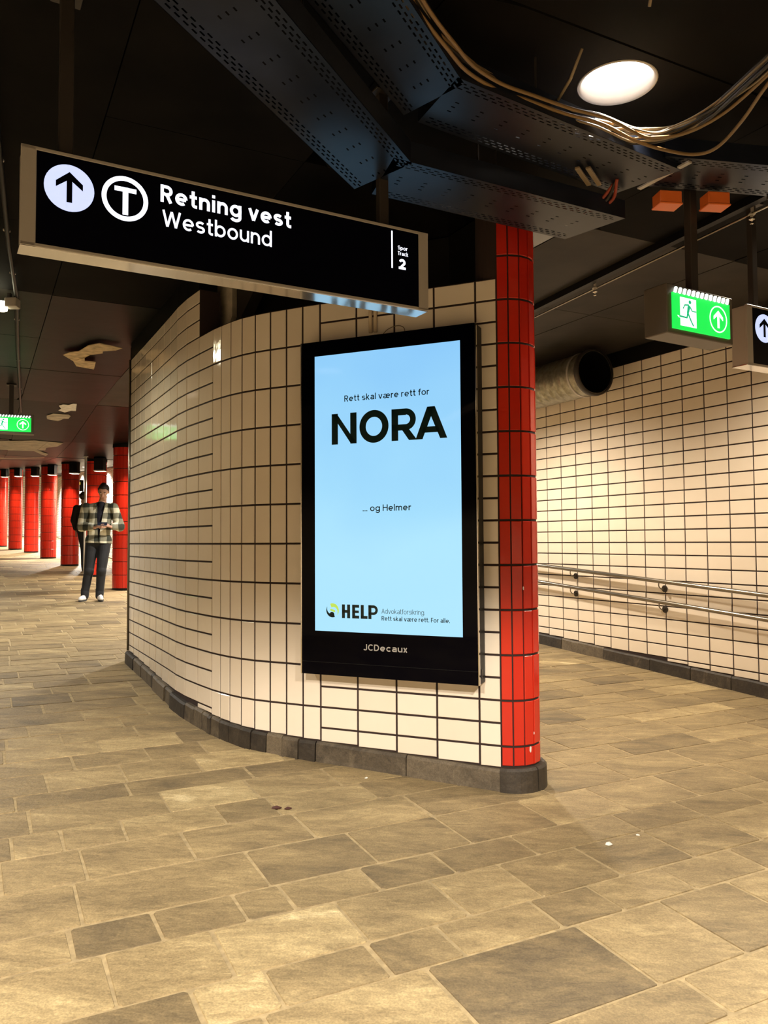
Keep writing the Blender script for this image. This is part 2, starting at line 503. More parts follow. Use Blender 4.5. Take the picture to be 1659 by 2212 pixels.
M_ink = simple('dark_green_ink', (0.004, 0.022, 0.026), 0.12, spec=.3)
M_ink2 = simple('grey_green_ink', (0.05, 0.10, 0.12), 0.12)
M_lime = simple('lime_ink', (0.42, 0.66, 0.08), 0.12, emit=(0.42, 0.66, 0.10), es=.75)
M_logo = simple('silver_lettering', (0.36, 0.34, 0.31), 0.4, 0.2, emit=(.5, .47, .42), es=.10)
M_orange = simple('orange_plastic', (0.75, 0.16, 0.03), 0.4)
M_cab1 = simple('tan_cable', (0.20, 0.12, 0.045), 0.45)
M_cab2 = simple('pale_cable', (0.22, 0.165, 0.10), 0.45)
M_cab3 = simple('dark_cable', (0.022, 0.015, 0.010), 0.5)
M_cab4 = simple('orange_cable', (0.26, 0.035, 0.012), 0.45)
M_glow = simple('lamp_disc', (1, 1, 1), 0.5, emit=(1.0, 0.95, 0.92), es=4)
M_rim = simple('white_lamp_rim', (0.55, 0.50, 0.44), 0.5)
M_litter = simple('white_paper', (0.8, 0.78, 0.72), 0.7)
M_leaf = simple('dry_leaf', (0.07, 0.025, 0.02), 0.7)
M_plain = simple('plain_cream_wall', (0.55, 0.45, 0.32), 0.4)


def screen_mat():
    m, nt, b = mat_new('lit_advert_screen')
    N, L = nt.nodes, nt.links
    tc = N.new('ShaderNodeTexCoord'); sp = N.new('ShaderNodeSeparateXYZ'); L.new(tc.outputs['Object'], sp.inputs[0])
    n = N.new('ShaderNodeTexNoise'); n.inputs['Scale'].default_value = 1.6; L.new(tc.outputs['Object'], n.inputs['Vector'])
    mr = N.new('ShaderNodeMapRange'); mr.inputs['From Min'].default_value = 1.2 + H; mr.inputs['From Max'].default_value = -.55 + H
    L.new(sp.outputs['Z'], mr.inputs['Value'])
    ad = N.new('ShaderNodeMath'); ad.operation = 'MULTIPLY_ADD'; ad.inputs[1].default_value = .5
    L.new(n.outputs['Fac'], ad.inputs[0]); L.new(mr.outputs[0], ad.inputs[2])
    cr = N.new('ShaderNodeValToRGB')
    cr.color_ramp.elements[0].position = .25; cr.color_ramp.elements[0].color = (0.27, 0.60, 0.965, 1)
    cr.color_ramp.elements[1].position = 1.2 if False else 1.0; cr.color_ramp.elements[1].color = (0.40, 0.78, 1.0, 1)
    L.new(ad.outputs[0], cr.inputs[0])
    L.new(cr.outputs[0], b.inputs['Emission Color'])
    b.inputs['Emission Strength'].default_value = 1.0
    b.inputs['Base Color'].default_value = (0.01, 0.015, 0.02, 1)
    b.inputs['Roughness'].default_value = 0.05
    return m


M_screen = screen_mat()

# ------------------------------------------------------------------ outlines of the walls
J = .012
# front face of the curved wall, from the red column round to its far left end
PL = [(.642, 4.402), (-.395, 4.864), (-.509, 4.916), (-.618, 4.972), (-.729, 5.030), (-.838, 5.092), (-.938, 5.168), (-1.029, 5.255),
      (-1.112, 5.349), (-1.191, 5.446), (-1.335, 5.65), (-1.475, 5.857), (-1.602, 6.073), (-1.716, 6.296), (-1.832, 6.517),
      (-1.948, 6.738), (-2.065, 6.959), (-2.182, 7.179), (-2.299, 7.4), (-2.417, 7.62), (-2.534, 7.841)]
RIGHT_S = 5.99
WTOP = 1.49
LTOP = 1.84


def unit(a, b):
    v = Vector((b[0] - a[0], b[1] - a[1], 0))
    return v.normalized(), v.length


def tile_mesh_bm(bm, w, h, d=.009, bev=.0025, mtx=None):
    V = []
    for (x, z, y) in [(-w / 2, -h / 2, d), (w / 2, -h / 2, d), (w / 2, h / 2, d), (-w / 2, h / 2, d),
                      (-w / 2, -h / 2, bev), (w / 2, -h / 2, bev), (w / 2, h / 2, bev), (-w / 2, h / 2, bev),
                      (-w / 2 + bev, -h / 2 + bev, 0), (w / 2 - bev, -h / 2 + bev, 0), (w / 2 - bev, h / 2 - bev, 0), (-w / 2 + bev, h / 2 - bev, 0)]:
        p = Vector((x, y, z))
        V.append(bm.verts.new(mtx @ p if mtx else p))
    bm.faces.new((V[8], V[9], V[10], V[11]))
    for k in range(4):
        n = (k + 1) % 4
        bm.faces.new((V[4 + k], V[4 + n], V[8 + n], V[8 + k]))
        bm.faces.new((V[k], V[n], V[4 + n], V[4 + k]))


TCACHE = {}


def tile_mesh(w, h, mat):
    k = (round(w, 3), round(h, 3), mat.name)
    if k not in TCACHE:
        bm = bmesh.new(); tile_mesh_bm(bm, w, h)
        me = bpy.data.meshes.new('tile'); bm.to_mesh(me); bm.free(); me.materials.append(mat)
        TCACHE[k] = me
    return TCACHE[k]


def lay_tiles(parent, p, u, x0, x1, zlines, ztop, zbot, mat, name='tile', joined=None):
    """one column of tiles between distances x0..x1 along u from p; outer face on the line"""
    ang = atan2(u.y, u.x)
    cx = (x0 + x1) / 2
    cen = Vector((p[0], p[1], 0)) + u * cx
    w = abs(x1 - x0) - J
    for a, b in zip(zlines, zlines[1:]):
        a_, b_ = max(a, zbot), min(b, ztop)
        if b_ - a_ < .03: continue
        h = b_ - a_ - J
        # an uneven hand-set face: a hair of tilt
        rot = Matrix.Rotation(ang + random.uniform(-.004, .004), 4, 'Z') @ Matrix.Rotation(random.uniform(-.003, .003), 4, 'X')
        loc = Matrix.Translation((cen.x, cen.y, H + (a_ + b_) / 2))
        if joined is not None:
            tile_mesh_bm(joined, w, h, mtx=loc @ rot)
        else:
            o = bpy.data.objects.new(name, tile_mesh(w, h, mat))
            o.matrix_local = loc @ rot
            link(o, parent)


def kz(off, k0, k1, step):
    n = int(round((k1 - k0) / step))
    return [off + .125 * (k0 + i * step) for i in range(n + 1)]


def slab_along(name, pts, d0, d1, z0, z1, mat):
    """a wall following pts (right to left seen from the camera), between offsets d0..d1 behind its face"""
    bm = bmesh.new()
    n = len(pts)
    nor = []
    for i in range(n):
        a = pts[max(i - 1, 0)]; b = pts[min(i + 1, n - 1)]
        u, _ = unit(b, a)
        nor.append(Vector((-u.y, u.x, 0)))      # inward (away from viewer)
    rows = []
    for p, m in zip(pts, nor):
        P = Vector((p[0], p[1], 0))
        rows.append([bm.verts.new(P + m * d + Vector((0, 0, (zf(p[0], p[1]) if callable(zf) else zf)))) for d, zf in ((d0, z0), (d0, z1), (d1, z1), (d1, z0))])
    for A, B in zip(rows, rows[1:]):
        for k in range(4):
            bm.faces.new((A[k], A[(k + 1) % 4], B[(k + 1) % 4], B[k]))
    bm.faces.new(rows[0]); bm.faces.new(rows[-1][::-1])
    return bm_obj(name, bm, mat)


base_top = lambda x, y: floor_z(x, y) + .118

# ------------------------------------------------------------------ floor
def seg_hit(p, q, a, b):
    def c(o, m, n): return (m[0] - o[0]) * (n[1] - o[1]) - (m[1] - o[1]) * (n[0] - o[0])
    return c(p, q, a) * c(p, q, b) < 0 and c(a, b, p) * c(a, b, q) < 0


ISLAND = PL + [(-2.534 + .6, 8.6), tuple(ST(2.86, 8.9)[:2]), tuple(ST(2.86, 3.72)[:2])]


def inside(p, poly):
    r = False
    for i in range(len(poly)):
        a, b = poly[i], poly[i - 1]
        if (a[1] > p[1]) != (b[1] > p[1]) and p[0] < (b[0] - a[0]) * (p[1] - a[1]) / (b[1] - a[1]) + a[0]:
            r = not r
    return r


floor = bmesh.new()
prism(floor, [tuple(ST(s, t)[:2]) for s, t in ((-5.2, -5), (6.3, -5), (6.3, 46.5), (-5.2, 46.5))], lambda x, y: floor_z(x, y) - .25, lambda x, y: floor_z(x, y) - .0035)
floor_o = tag(bm_obj('floor', floor, M_mortar), kind='structure')

COURSES = [
    (1.712, 1.92, [1.47, 2.079, 2.55]), (1.92, 2.335, [.78, 1.343, 1.99, 2.41, 2.80]),
    (2.335, 2.555, [.20, .615, .857, 1.23, 1.513, 1.945, 2.24, 2.636, 3.075]),
    (2.555, 2.875, [.06, .395, .767, 1.252, 1.677, 2.02, 2.447, 2.87, 3.327]),
    (2.875, 3.10, [.305, .600, .909, 1.102, 1.462, 1.823, 2.254, 2.885, 3.325, 3.78]),
    (3.10, 3.46, [.02, .361, 1.072, 1.567, 2.05, 2.56, 3.027, 3.542, 4.083]),
    (3.46, 3.79, [.10, .419, .866, 1.422, 2.052, 2.80, 3.398, 4.015]),
    (3.79, 4.055, [.15, .361, .63, 1.091, 1.372, 3.21, 3.75]),
    (4.055, 4.375, [.239, .881, 1.35, 3.46, 3.997]),
    (4.375, 4.60, [.188, .741, 1.417, 3.3, 3.9]),
    (4.60, 4.93, [.354, .76, 1.186, 1.691]),
    (4.93, 5.21, [.12, .52, .95, 1.3]), (5.21, 5.49, [.157, .704, 1.206]),
    (5.49, 5.755, [.5, .98]), (5.755, 6.04, [.32, .923]), (6.04, 6.35, [.1, .7, 1.15]), (6.35, 6.65, [.45, 1.122]),
]
TONES = {(2.555, .241): .88, (2.555, .982): .92, (2.335, 1.744): .86, (3.10, .15): .72, (4.055, 1.10): .82, (4.60, 1.38): .82, (5.21, .954): .8, (4.93, .584): .72,
         (4.375, 1.1): .12, (1.92, 1.673): .05, (2.875, 1.635): .32, (2.875, 1.2): .36, (2.335, 2.5): .62, (5.755, .6): .75, (3.79, .9): .55}
tb = -5.0
low = []
while tb < 1.712 - .3:
    h = random.uniform(.22, .42); low.append((tb, tb + h)); tb += h
low.append((tb, 1.712))
hi = []
tb = 6.65
while tb < 46:
    h = random.uniform(.24, .36) * (1 if tb < 14 else 1.3); hi.append((tb, tb + h)); tb += h
stones = []
for t0, t1, js in [(a, b, None) for a, b in low] + COURSES + [(a, b, None) for a, b in hi]:
    ss = []
    if js:
        ss = list(js)
        lo, hi_ = min(ss), max(ss)
    else:
        lo = hi_ = random.uniform(0, .5); ss = [lo]
    while lo > -5.1:
        lo -= random.uniform(.32, .72); ss.append(lo)
    # fill gaps between the last traced joint and the right wall
    ss.sort()
    out = [ss[0]]
    for q in ss[1:]:
        if q - out[-1] > 1.1:
            k = int(round((q - out[-1]) / .55)); a0 = out[-1]
            for m in range(1, k): out.append(a0 + (q - a0) * m / k + random.uniform(-.08, .08))
        out.append(q)
    x = out[-1]
    while x < 5.8:
        x += random.uniform(.36, .74); out.append(min(x, 6.05))
    for s0, s1 in zip(out, out[1:]):
        if s1 - s0 < .04: continue
        c = ST((s0 + s1) / 2, (t0 + t1) / 2)
        if all(inside(ST(a, b)[:2], ISLAND) for a, b in ((s0, t0), (s1, t0), (s0, t1), (s1, t1))): continue
        ca = camo.matrix_world.inverted() @ Vector((c.x, c.y, floor_z(c.x, c.y)))
        vis = ca.z < -.3 and abs(ca.x / ca.z) < 860 / 1700 and abs(ca.y / ca.z) < 1180 / 1700
        if vis:
            for a, b in zip(PL, PL[1:]):
                if seg_hit((0, 0), (c.x, c.y), a, b): vis = False; break
        tone = max(0.05, min(.95, random.gauss(.48, .095)))
        for (kt, ks), v in TONES.items():
            if abs(kt - t0) < .01 and s0 <= ks <= s1: tone = v
        area = (s1 - s0) * (t1 - t0) / max(.5, -ca.z) ** 3 if vis else -1
        stones.append((area, s0, s1, t0, t1, tone))
stones.sort(reverse=True)


def stone_bm(bm, s0, s1, t0, t1, tone, lay):
    g = .0050 if t0 < 12 else .008
    jt = lambda: random.uniform(-.0035, .0035)
    dz = random.uniform(-.0012, .0012)
    cs = [(s0 + g + jt(), t0 + g + jt()), (s1 - g + jt(), t0 + g + jt()), (s1 - g + jt(), t1 - g + jt()), (s0 + g + jt(), t1 - g + jt())]
    # worn corners: each corner becomes two points
    pts = []
    for i in range(4):
        a, p, b = Vector(cs[i - 1]), Vector(cs[i]), Vector(cs[(i + 1) % 4])
        r = random.uniform(.003, .012)
        pts.append(p + (a - p).normalized() * r); pts.append(p + (b - p).normalized() * r)
    cen = sum(pts, Vector((0, 0))) / len(pts)
    V0, V1 = [], []
    for p in pts:
        q = ST(p.x, p.y); z = floor_z(q.x, q.y)
        V0.append(bm.verts.new((q.x, q.y, z - .010)))
        p2 = p + (cen - p).normalized() * .005
        q = ST(p2.x, p2.y); z = floor_z(q.x, q.y)
        V1.append(bm.verts.new((q.x, q.y, z + dz)))
    n = len(pts)
    fs = [bm.faces.new(V1)]
    for i in range(n):
        fs.append(bm.faces.new((V0[i], V0[(i + 1) % n], V1[(i + 1) % n], V1[i])))
    for v in V0 + V1: v[lay] = (tone, tone * .73 % 1, (tone * 7.13) % 1, 1)


for st_ in stones[:300]:
    bm = bmesh.new(); lay = bm.verts.layers.float_color.new('tone')
    stone_bm(bm, *st_[1:], lay)
    bm_obj('paving_stone', bm, M_paving, floor_o, recalc=False)
bm = bmesh.new(); lay = bm.verts.layers.float_color.new('tone')
for st_ in stones[300:]:
    stone_bm(bm, *st_[1:], lay)
tag(bm_obj('distant_paving', bm, M_paving, floor_o, recalc=False), kind='stuff')

# ------------------------------------------------------------------ curved island wall
wall_front = tag(slab_along('wall_front', PL[:10], .006, .16, lambda x, y: floor_z(x, y) - .05, H + WTOP, M_grout), kind='structure')
wall_left = tag(slab_along('wall_left', PL[9:], .006, .16, lambda x, y: floor_z(x, y) - .05, H + WTOP, M_grout), kind='structure')
up_left = tag(slab_along('wall_upper_left', PL[10:], .006, .16, H + WTOP, H + LTOP, M_grout), kind='structure')
# straight part behind the advert: four wide tiles and a half, single rows
uC, LC = unit(PL[1], PL[0])
zC = kz(-.01, -12, 12, 1)
bt = lambda p, u, x: base_top(p[0] + u.x * x, p[1] + u.y * x) - H
for x0, x1 in ((0, .2525), (.2525, .505), (.505, .7575), (.7575, 1.010), (1.010, LC)):
    lay_tiles(wall_front, PL[1], uC, x0, x1, zC, WTOP, bt(PL[1], uC, (x0 + x1) / 2), M_cream)
# bend: upright tiles, double rows
zB = kz(-.01, -12, 12, 2)
for a, b in zip(PL[1:9], PL[2:10]):
    u, L = unit(b, a)
    lay_tiles(wall_front, b, u, 0, L, zB, WTOP, bt(b, u, L / 2), M_cream)
# receding part
for i, (a, b) in enumerate(zip(PL[9:-1], PL[10:])):
    u, L = unit(b, a)
    lay_tiles(wall_left, b, u, 0, L, kz(-.01, -12, 12, 1), WTOP, bt(b, u, L / 2), M_cream)
    if i >= 1:
        lay_tiles(up_left, b, u, 0, L, kz(-.01, 12, 15, 1), LTOP, WTOP, M_cream)
# black fascia over the receding part and steel edge strip at its end
fas = tag(slab_along('trim_1', PL[10:], .0, .14, H + LTOP, lambda x, y: ceil_z(x, y) - .002, M_black), kind='structure')
pe = Vector((PL[-1][0], PL[-1][1], 0)) + Vector((-.012, .012, 0))
bm = bmesh.new(); tube(bm, [(pe.x, pe.y, base_top(pe.x, pe.y)), (pe.x, pe.y, H + LTOP)], .013, 8)
tag(bm_obj('trim_2', bm, M_steel, smooth=True), kind='structure')

# set-back black wall over the low part, with a concrete pier showing in the gap
back = [Vector((p[0], p[1], 0)) for p in PL[:12]]
uin = Vector((.38, .92, 0)).normalized()
bpts = [(v.x + uin.x * .55, v.y + uin.y * .55) for v in back]
tag(slab_along('wall_recess', bpts, 0, .1, H + WTOP - .1, lambda x, y: ceil_z(x, y) - .002, M_black), kind='structure')
bm = bmesh.new()
prism(bm, [(v.x + uin.x * .15, v.y + uin.y * .15) for v in back] + [(v.x + uin.x * .56, v.y + uin.y * .56) for v in reversed(back)], H + WTOP - .04, H + WTOP - .005)
tag(bm_obj('trim_3', bm, M_black), kind='structure')
pier = empty('concrete_pier', (-1.165, 5.87, H + WTOP - .005), radians(-38))
tag(pier, 'rough concrete pier in the dark gap above the curved wall', 'pier')
bm = bmesh.new(); plate(bm, [(-.10, 0), (.0, 0), (.11, .19), (.11, .50), (-.10, .50)], -.06, .10)
bm_obj('shaft', bm, M_conc, pier)
bm = bmesh.new(); plate(bm, [(.005, .0), (.02, 0), (.30, .35), (.30, .50), (.115, .50), (.115, .19)], -.02, .08)
tag(bm_obj('haunch', bm, M_ceilg, pier), 'smooth grey slanting haunch')
bm = bmesh.new(); box(bm, (-.13, -.03, .25), (.045, .05, .5), .004)
tag(bm_obj('angle_bar', bm, M_dark, pier), 'black upright steel bar')

# far side and end of the island
bm = bmesh.new()
prism(bm, [tuple(ST(2.72, 3.95)[:2]), tuple(ST(2.86, 3.85)[:2]), tuple(ST(2.86, 8.3)[:2]), tuple(ST(1.36, 8.3)[:2]), tuple(ST(1.45, 8.12)[:2]), tuple(ST(2.72, 8.12)[:2])],
      lambda x, y: floor_z(x, y) - .05, H + WTOP - .1)
tag(bm_obj('wall_rear', bm, M_plain), kind='structure')
bm = bmesh.new()
prism(bm, [tuple(ST(2.72, 3.95)[:2]), tuple(ST(2.86, 3.85)[:2]), tuple(ST(2.86, 8.3)[:2]), tuple(ST(1.36, 8.3)[:2]), tuple(ST(1.45, 8.12)[:2]), tuple(ST(2.72, 8.12)[:2])],
      H + WTOP - .1, lambda x, y: ceil_z(x, y) - .002)
tag(bm_obj('trim_5', bm, M_black), kind='structure')

# kerb stones along the foot of the walls
def kerb_run(name, pts, cuts, outd=.032):
    """pts: face line, right to left as seen from the camera; cuts: joint distances along it"""
    par = tag(slab_along(name, pts, -.012, .03, lambda x, y: floor_z(x, y) - .05, lambda x, y: floor_z(x, y) + .098, M_grout), kind='structure')
    cum = [0]
    for a, b in zip(pts, pts[1:]): cum.append(cum[-1] + unit(a, b)[1])

    def at(d):
        for i in range(len(pts) - 1):
            if d <= cum[i + 1] or i == len(pts) - 2:
                u, _ = unit(pts[i], pts[i + 1])
                # average the normal near a bend so stones meet
                u2 = u
                if d > cum[i + 1] - .02 and i + 2 < len(pts): u2 = (u + unit(pts[i + 1], pts[i + 2])[0]).normalized()
                if d < cum[i] + .02 and i > 0: u2 = (u + unit(pts[i - 1], pts[i])[0]).normalized()
                return Vector((pts[i][0], pts[i][1], 0)) + u * (d - cum[i]), Vector((-u2.y, u2.x, 0))
    for c0, c1 in zip(cuts, cuts[1:]):
        if c0 >= cum[-1]: break
        c1 = min(c1, cum[-1])
        if c1 - c0 < .03: continue
        bm = bmesh.new()
        ds = [c0 + .003] + [c for c in cum if c0 + .02 < c < c1 - .02] + [c1 - .003]
        if len(ds) == 2 and c1 - c0 > .3:
            ds = [c0 + .003 + (c1 - c0 - .006) * k / 4 for k in range(5)]
        o_ = outd + random.uniform(-.005, .006); up = random.uniform(-.007, .006)
        rings = []
        for d in ds:
            p, n_ = at(d)
            zf = floor_z(p.x, p.y)
            w = random.uniform(-.003, .003)
            prof = [(-.01, -.05), (o_ + .004, -.05), (o_ + w, .02), (o_ - .002, .104 + up + w), (o_ - .014, .118 + up + w), (-.01, .118 + up)]
            rings.append([bm.verts.new(p + n_ * y + Vector((0, 0, zf + z))) for y, z in prof])
        for A, B in zip(rings, rings[1:]):
            for k in range(6): bm.faces.new((A[k], A[(k + 1) % 6], B[(k + 1) % 6], B[k]))
        bm.faces.new(rings[0]); bm.faces.new(rings[-1][::-1])
        bm_obj('kerb_stone', bm, M_kerb, par)
    return par


Lf = unit(PL[0], PL[1])[1]
kerb_run('baseboard_front', PL[:10], [0, .56, Lf + .02, Lf + .14, Lf + .26, Lf + .38, Lf + .50, Lf + .60, Lf + .72, Lf + .84, Lf + .95, Lf + 1.01])
kerb_run('baseboard_left', PL[9:], [0, .10, .24, .42, .80, 1.02, 1.45, 1.56, 2.0, 2.35, 2.75, 3.2])

# ------------------------------------------------------------------ right wall
RW = [tuple(ST(RIGHT_S, t)[:2]) for t in (1.0, 12.0)]
wall_right = tag(slab_along('wall_right', RW, .006, .25, lambda x, y: floor_z(x, y) - .05, H + LTOP, M_grout), kind='structure')
joined = bmesh.new()
uR = -E2
zR = kz(-.025, -14, 15, 1)
for k in range(-14, 29):
    ta = 4.6 + .2545 * k
    o_ = ST(RIGHT_S, ta + .2545)
    near = -1 <= k <= 10
    lay_tiles(wall_right, (o_.x, o_.y), uR, 0, .2545, zR, LTOP, base_top(o_.x, o_.y) - H, M_cream, joined=None if near else joined)
tag(bm_obj('more_tiles', joined, M_cream, wall_right), kind='stuff')
kerb_run('baseboard_right', RW, [0, .8, 1.5, 2.2, 2.85, 3.3, 3.86, 4.31, 4.81, 5.47, 6.15, 6.85, 7.5, 8.2, 9, 10, 11], outd=.03)
bm = bmesh.new()
prism(bm, [tuple(ST(RIGHT_S - .0, 1)[:2]), tuple(ST(RIGHT_S + .2, 1)[:2]), tuple(ST(RIGHT_S + .2, 12)[:2]), tuple(ST(RIGHT_S - .0, 12)[:2])], H + LTOP, lambda x, y: ceil_z(x, y) - .002)
tag(bm_obj('trim_4', bm, M_black), kind='structure')
# walls beyond the columns: the passage narrows, then ends in a tiled cross wall
def tiled_far(name, s0, t0, s1, t1, cuts):
    """from (s0,t0) to (s1,t1); the tiled face is on the camera's side"""
    A, B = ST(s0, t0), ST(s1, t1)
    pts = [(A + (B - A) * c) for c in cuts]
    w_ = tag(slab_along(name, [(p.x, p.y) for p in pts], .006, .25, lambda x, y: floor_z(x, y) - .05, lambda x, y: ceil_z(x, y) - .002, M_grout), kind='structure')
    L = (B - A).length; n = int(round(L / .255)); d = L / n
    u = (A - B).normalized()
    bm = bmesh.new()
    for k in range(n):
        o_ = A + (B - A) * ((k + 1) / n)
        n0 = int((floor_z(o_.x, o_.y) - H) / .125) - 1; n1 = int((ceil_z(o_.x, o_.y) - H) / .125) + 1
        lay_tiles(w_, (o_.x, o_.y), u, 0, d, kz(-.025, n0, n1, 1), ceil_z(o_.x, o_.y) - H - .02, floor_z(o_.x, o_.y) - H + .02, M_cream, joined=bm)
    tag(bm_obj('more_tiles', bm, M_cream, w_), kind='stuff')


tiled_far('wall_right_middle', RIGHT_S, 12.0, RIGHT_S, 20.0, [0, .4375, .825, 1])
tiled_far('wall_right_return', RIGHT_S, 20.0, 3.6, 20.0, [0, 1])
tiled_far('wall_right_far', 3.6, 20.0, 3.6, 46.0, [0, .0846, .2154, .423, .769, 1])
tiled_far('wall_far', 3.6, 46.0, -5.0, 46.0, [0, 1])
# plain end and outer walls, mostly out of the picture
for nm, a, b in (('wall_outer', (-5.0, -4.8), (-5.0, 46.2)), ('wall_back', (-5.1, -4.7), (6.2, -4.7)), ('wall_near_right', (6.05, -4.8), (6.05, .8))):
    A, B = ST(*a), ST(*b)
    n_ = (B - A).normalized().cross(Vector((0, 0, 1))) * .12
    bm = bmesh.new()
    prism(bm, [(A.x, A.y), (B.x, B.y), (B.x + n_.x, B.y + n_.y), (A.x + n_.x, A.y + n_.y)], lambda x, y: floor_z(x, y) - .1, lambda x, y: ceil_z(x, y) + .9)
    tag(bm_obj(nm, bm, M_plain), kind='structure')

# ------------------------------------------------------------------ red tiled column at the corner
nC = Vector((uC.y, -uC.x, 0))                       # towards the camera
RC = .172
cc = Vector((PL[0][0], PL[0][1], 0)) - nC * RC
col = empty('tiled_column', (cc.x, cc.y, floor_z(cc.x, cc.y)))
tag(col, 'half round column of red glazed tiles closing the curved wall beside the advert screen', 'column')
cz = col.location.z
bm = bmesh.new(); lathe(bm, [(0.001, -.05), (RC - .006, -.05), (RC - .006, ceil_z(cc.x, cc.y) - cz - .002), (0.001, ceil_z(cc.x, cc.y) - cz - .002)], 40)
bm_obj('core', bm, M_grout, col, smooth=False)
a0 = atan2(nC.y, nC.x)
NT = 10
dA = .0665 / RC
for i in range(NT):
    am = a0 + dA * (i + .5)
    zs = [-.135 - .25 * 5] + [-.135 - .25 * 4 + .25 * j for j in range(0, 13)]
    for za, zb in zip(zs, zs[1:]):
        lo = max(za + H - cz, .125); hi_z = zb + H - cz
        if hi_z - lo < .03: continue
        me = tile_mesh(.0665 * .985 - .008, round(hi_z - lo - J, 3), M_red)
        o = bpy.data.objects.new('tile', me)
        o.matrix_local = Matrix.Translation((cos(am) * RC * .996, sin(am) * RC * .996, (lo + hi_z) / 2)) @ Matrix.Rotation(am + pi / 2, 4, 'Z')
        link(o, col)
# curved kerb stones round its foot
for k, (u0, u1) in enumerate(((0, .28), (.29, .50), (.51, .75), (.76, 1.0))):
    bm = bmesh.new()
    rings = []
    for q in range(7):
        a = a0 - .0 + (u0 + (u1 - u0) * q / 6) * (dA * NT)
        d = Vector((cos(a), sin(a), 0))
        ro = RC + .036 + random.uniform(-.002, .002)
        rings.append([bm.verts.new(d * r + Vector((0, 0, z))) for r, z in ((RC - .02, -.05), (ro + .003, -.05), (ro, .02), (ro - .002, .108), (ro - .014, .122), (RC - .02, .122))])
    for A, B in zip(rings, rings[1:]):
        for j in range(6): bm.faces.new((A[j], A[(j + 1) % 6], B[(j + 1) % 6], B[j]))
    bm.faces.new(rings[0]); bm.faces.new(rings[-1][::-1])
    bm_obj('kerb_stone', bm, M_kerb, col)
# chipped glaze
for ang_, z_, s_ in ((a0 + dA * 2.55, .17 + .045, .016), (a0 + dA * 2.02, -.265 + H - cz, .008), (a0 + dA * 3.0, .30, .006)):
    bm = bmesh.new()
    plate(bm, [(s_ * .5 * cos(q) * random.uniform(.6, 1.1), s_ * 1.3 * sin(q) * random.uniform(.7, 1.1)) for q in [2 * pi * i / 9 for i in range(9)]], -.0012, .001)
    o = bm_obj('chip', bm, M_white, col)
    o.location = (cos(ang_) * RC * 1.002, sin(ang_) * RC * 1.002, z_); o.rotation_euler = (0, 0, ang_ + pi / 2)

# ------------------------------------------------------------------ ceiling
ceiling = empty('ceiling', (0, 0, 0)); tag(ceiling, kind='structure')
lamp_st = [(st_of(x, y), x, y) for x, y, *_ in LAMPS]
TC = [-5.0, -3.5, -2.0, -.6, .8, 2.3, 3.8, 5.3, 6.8, 8.3, 9.8, 12.0, 15.5, 18.6, 22.2, 25.6, 31, 38, 46.4]
SC = [-5.2, -3.3, -1.4, .5, 1.5, 3.35, 4.8, 6.2]
for t0, t1 in zip(TC, TC[1:]):
    for s0, s1 in zip(SC, SC[1:]):
        g = .003
        inn = [(x, y) for (ls, lt), x, y in lamp_st if s0 < ls < s1 and t0 < lt < t1]
        mat = M_ceilg if (s0 > 1.4 and t0 > 3.7 and t0 < 12) else (M_ceilw if t0 > 6.7 else M_ceil)
        crn = [ST(a, b) for a, b in ((s0 + g, t0 + g), (s1 - g, t0 + g), (s1 - g, t1 - g), (s0 + g, t1 - g))]
        if 1.4 < s0 < 3.3 and 3.7 < t0 < 5.2: mat = M_ceilr
        dz = random.uniform(-.004, .004)
        bm = bmesh.new()
        th_ = .12
        if not inn:
            prism(bm, [(c.x, c.y) for c in crn], lambda x, y: ceil_z(x, y) + dz + (0 if True else 0), lambda x, y: ceil_z(x, y) + th_)
        else:
            hx, hy = inn[0]
            r = .165; n = 48
            outer, inner_ = [], []
            for k in range(n):
                a = 2 * pi * k / n
                d = Vector((cos(a), sin(a), 0))
                inner_.append(Vector((hx, hy, 0)) + d * r)
                # ray to the cell border
                ls, lt = st_of(hx, hy); ds, dt = st_of(d.x, d.y)
                q = min([(s1 - g - ls) / ds if ds > 1e-9 else 1e9, (s0 + g - ls) / ds if ds < -1e-9 else 1e9, (t1 - g - lt) / dt if dt > 1e-9 else 1e9, (t0 + g - lt) / dt if dt < -1e-9 else 1e9])
                outer.append(Vector((hx, hy, 0)) + d * q)
            rings = []
            for L_, zz in ((outer, 0), (inner_, 0), (inner_, th_), (outer, th_)):
                rings.append([bm.verts.new((p.x, p.y, ceil_z(p.x, p.y) + (zz if zz else dz))) for p in L_])
            for A, B in zip(rings, rings[1:] + rings[:1]):
                for k in range(n): bm.faces.new((A[k], A[(k + 1) % n], B[(k + 1) % n], B[k]))
        bm_obj('panel', bm, mat, ceiling)
# dark slab above the panels closes the joints (follows the ceiling line)
bm = bmesh.new()
for (a, _), (b, _) in zip(CP[:-1], CP[1:]):
    a = max(a, -5.0); b = min(b, 46.4)
    prism(bm, [tuple(ST(s, t)[:2]) for s, t in ((-5.2, a), (6.2, a), (6.2, b), (-5.2, b))], lambda x, y: ceil_z(x, y) + .121, lambda x, y: ceil_z(x, y) + .2)
bm_obj('slab', bm, M_black, ceiling)

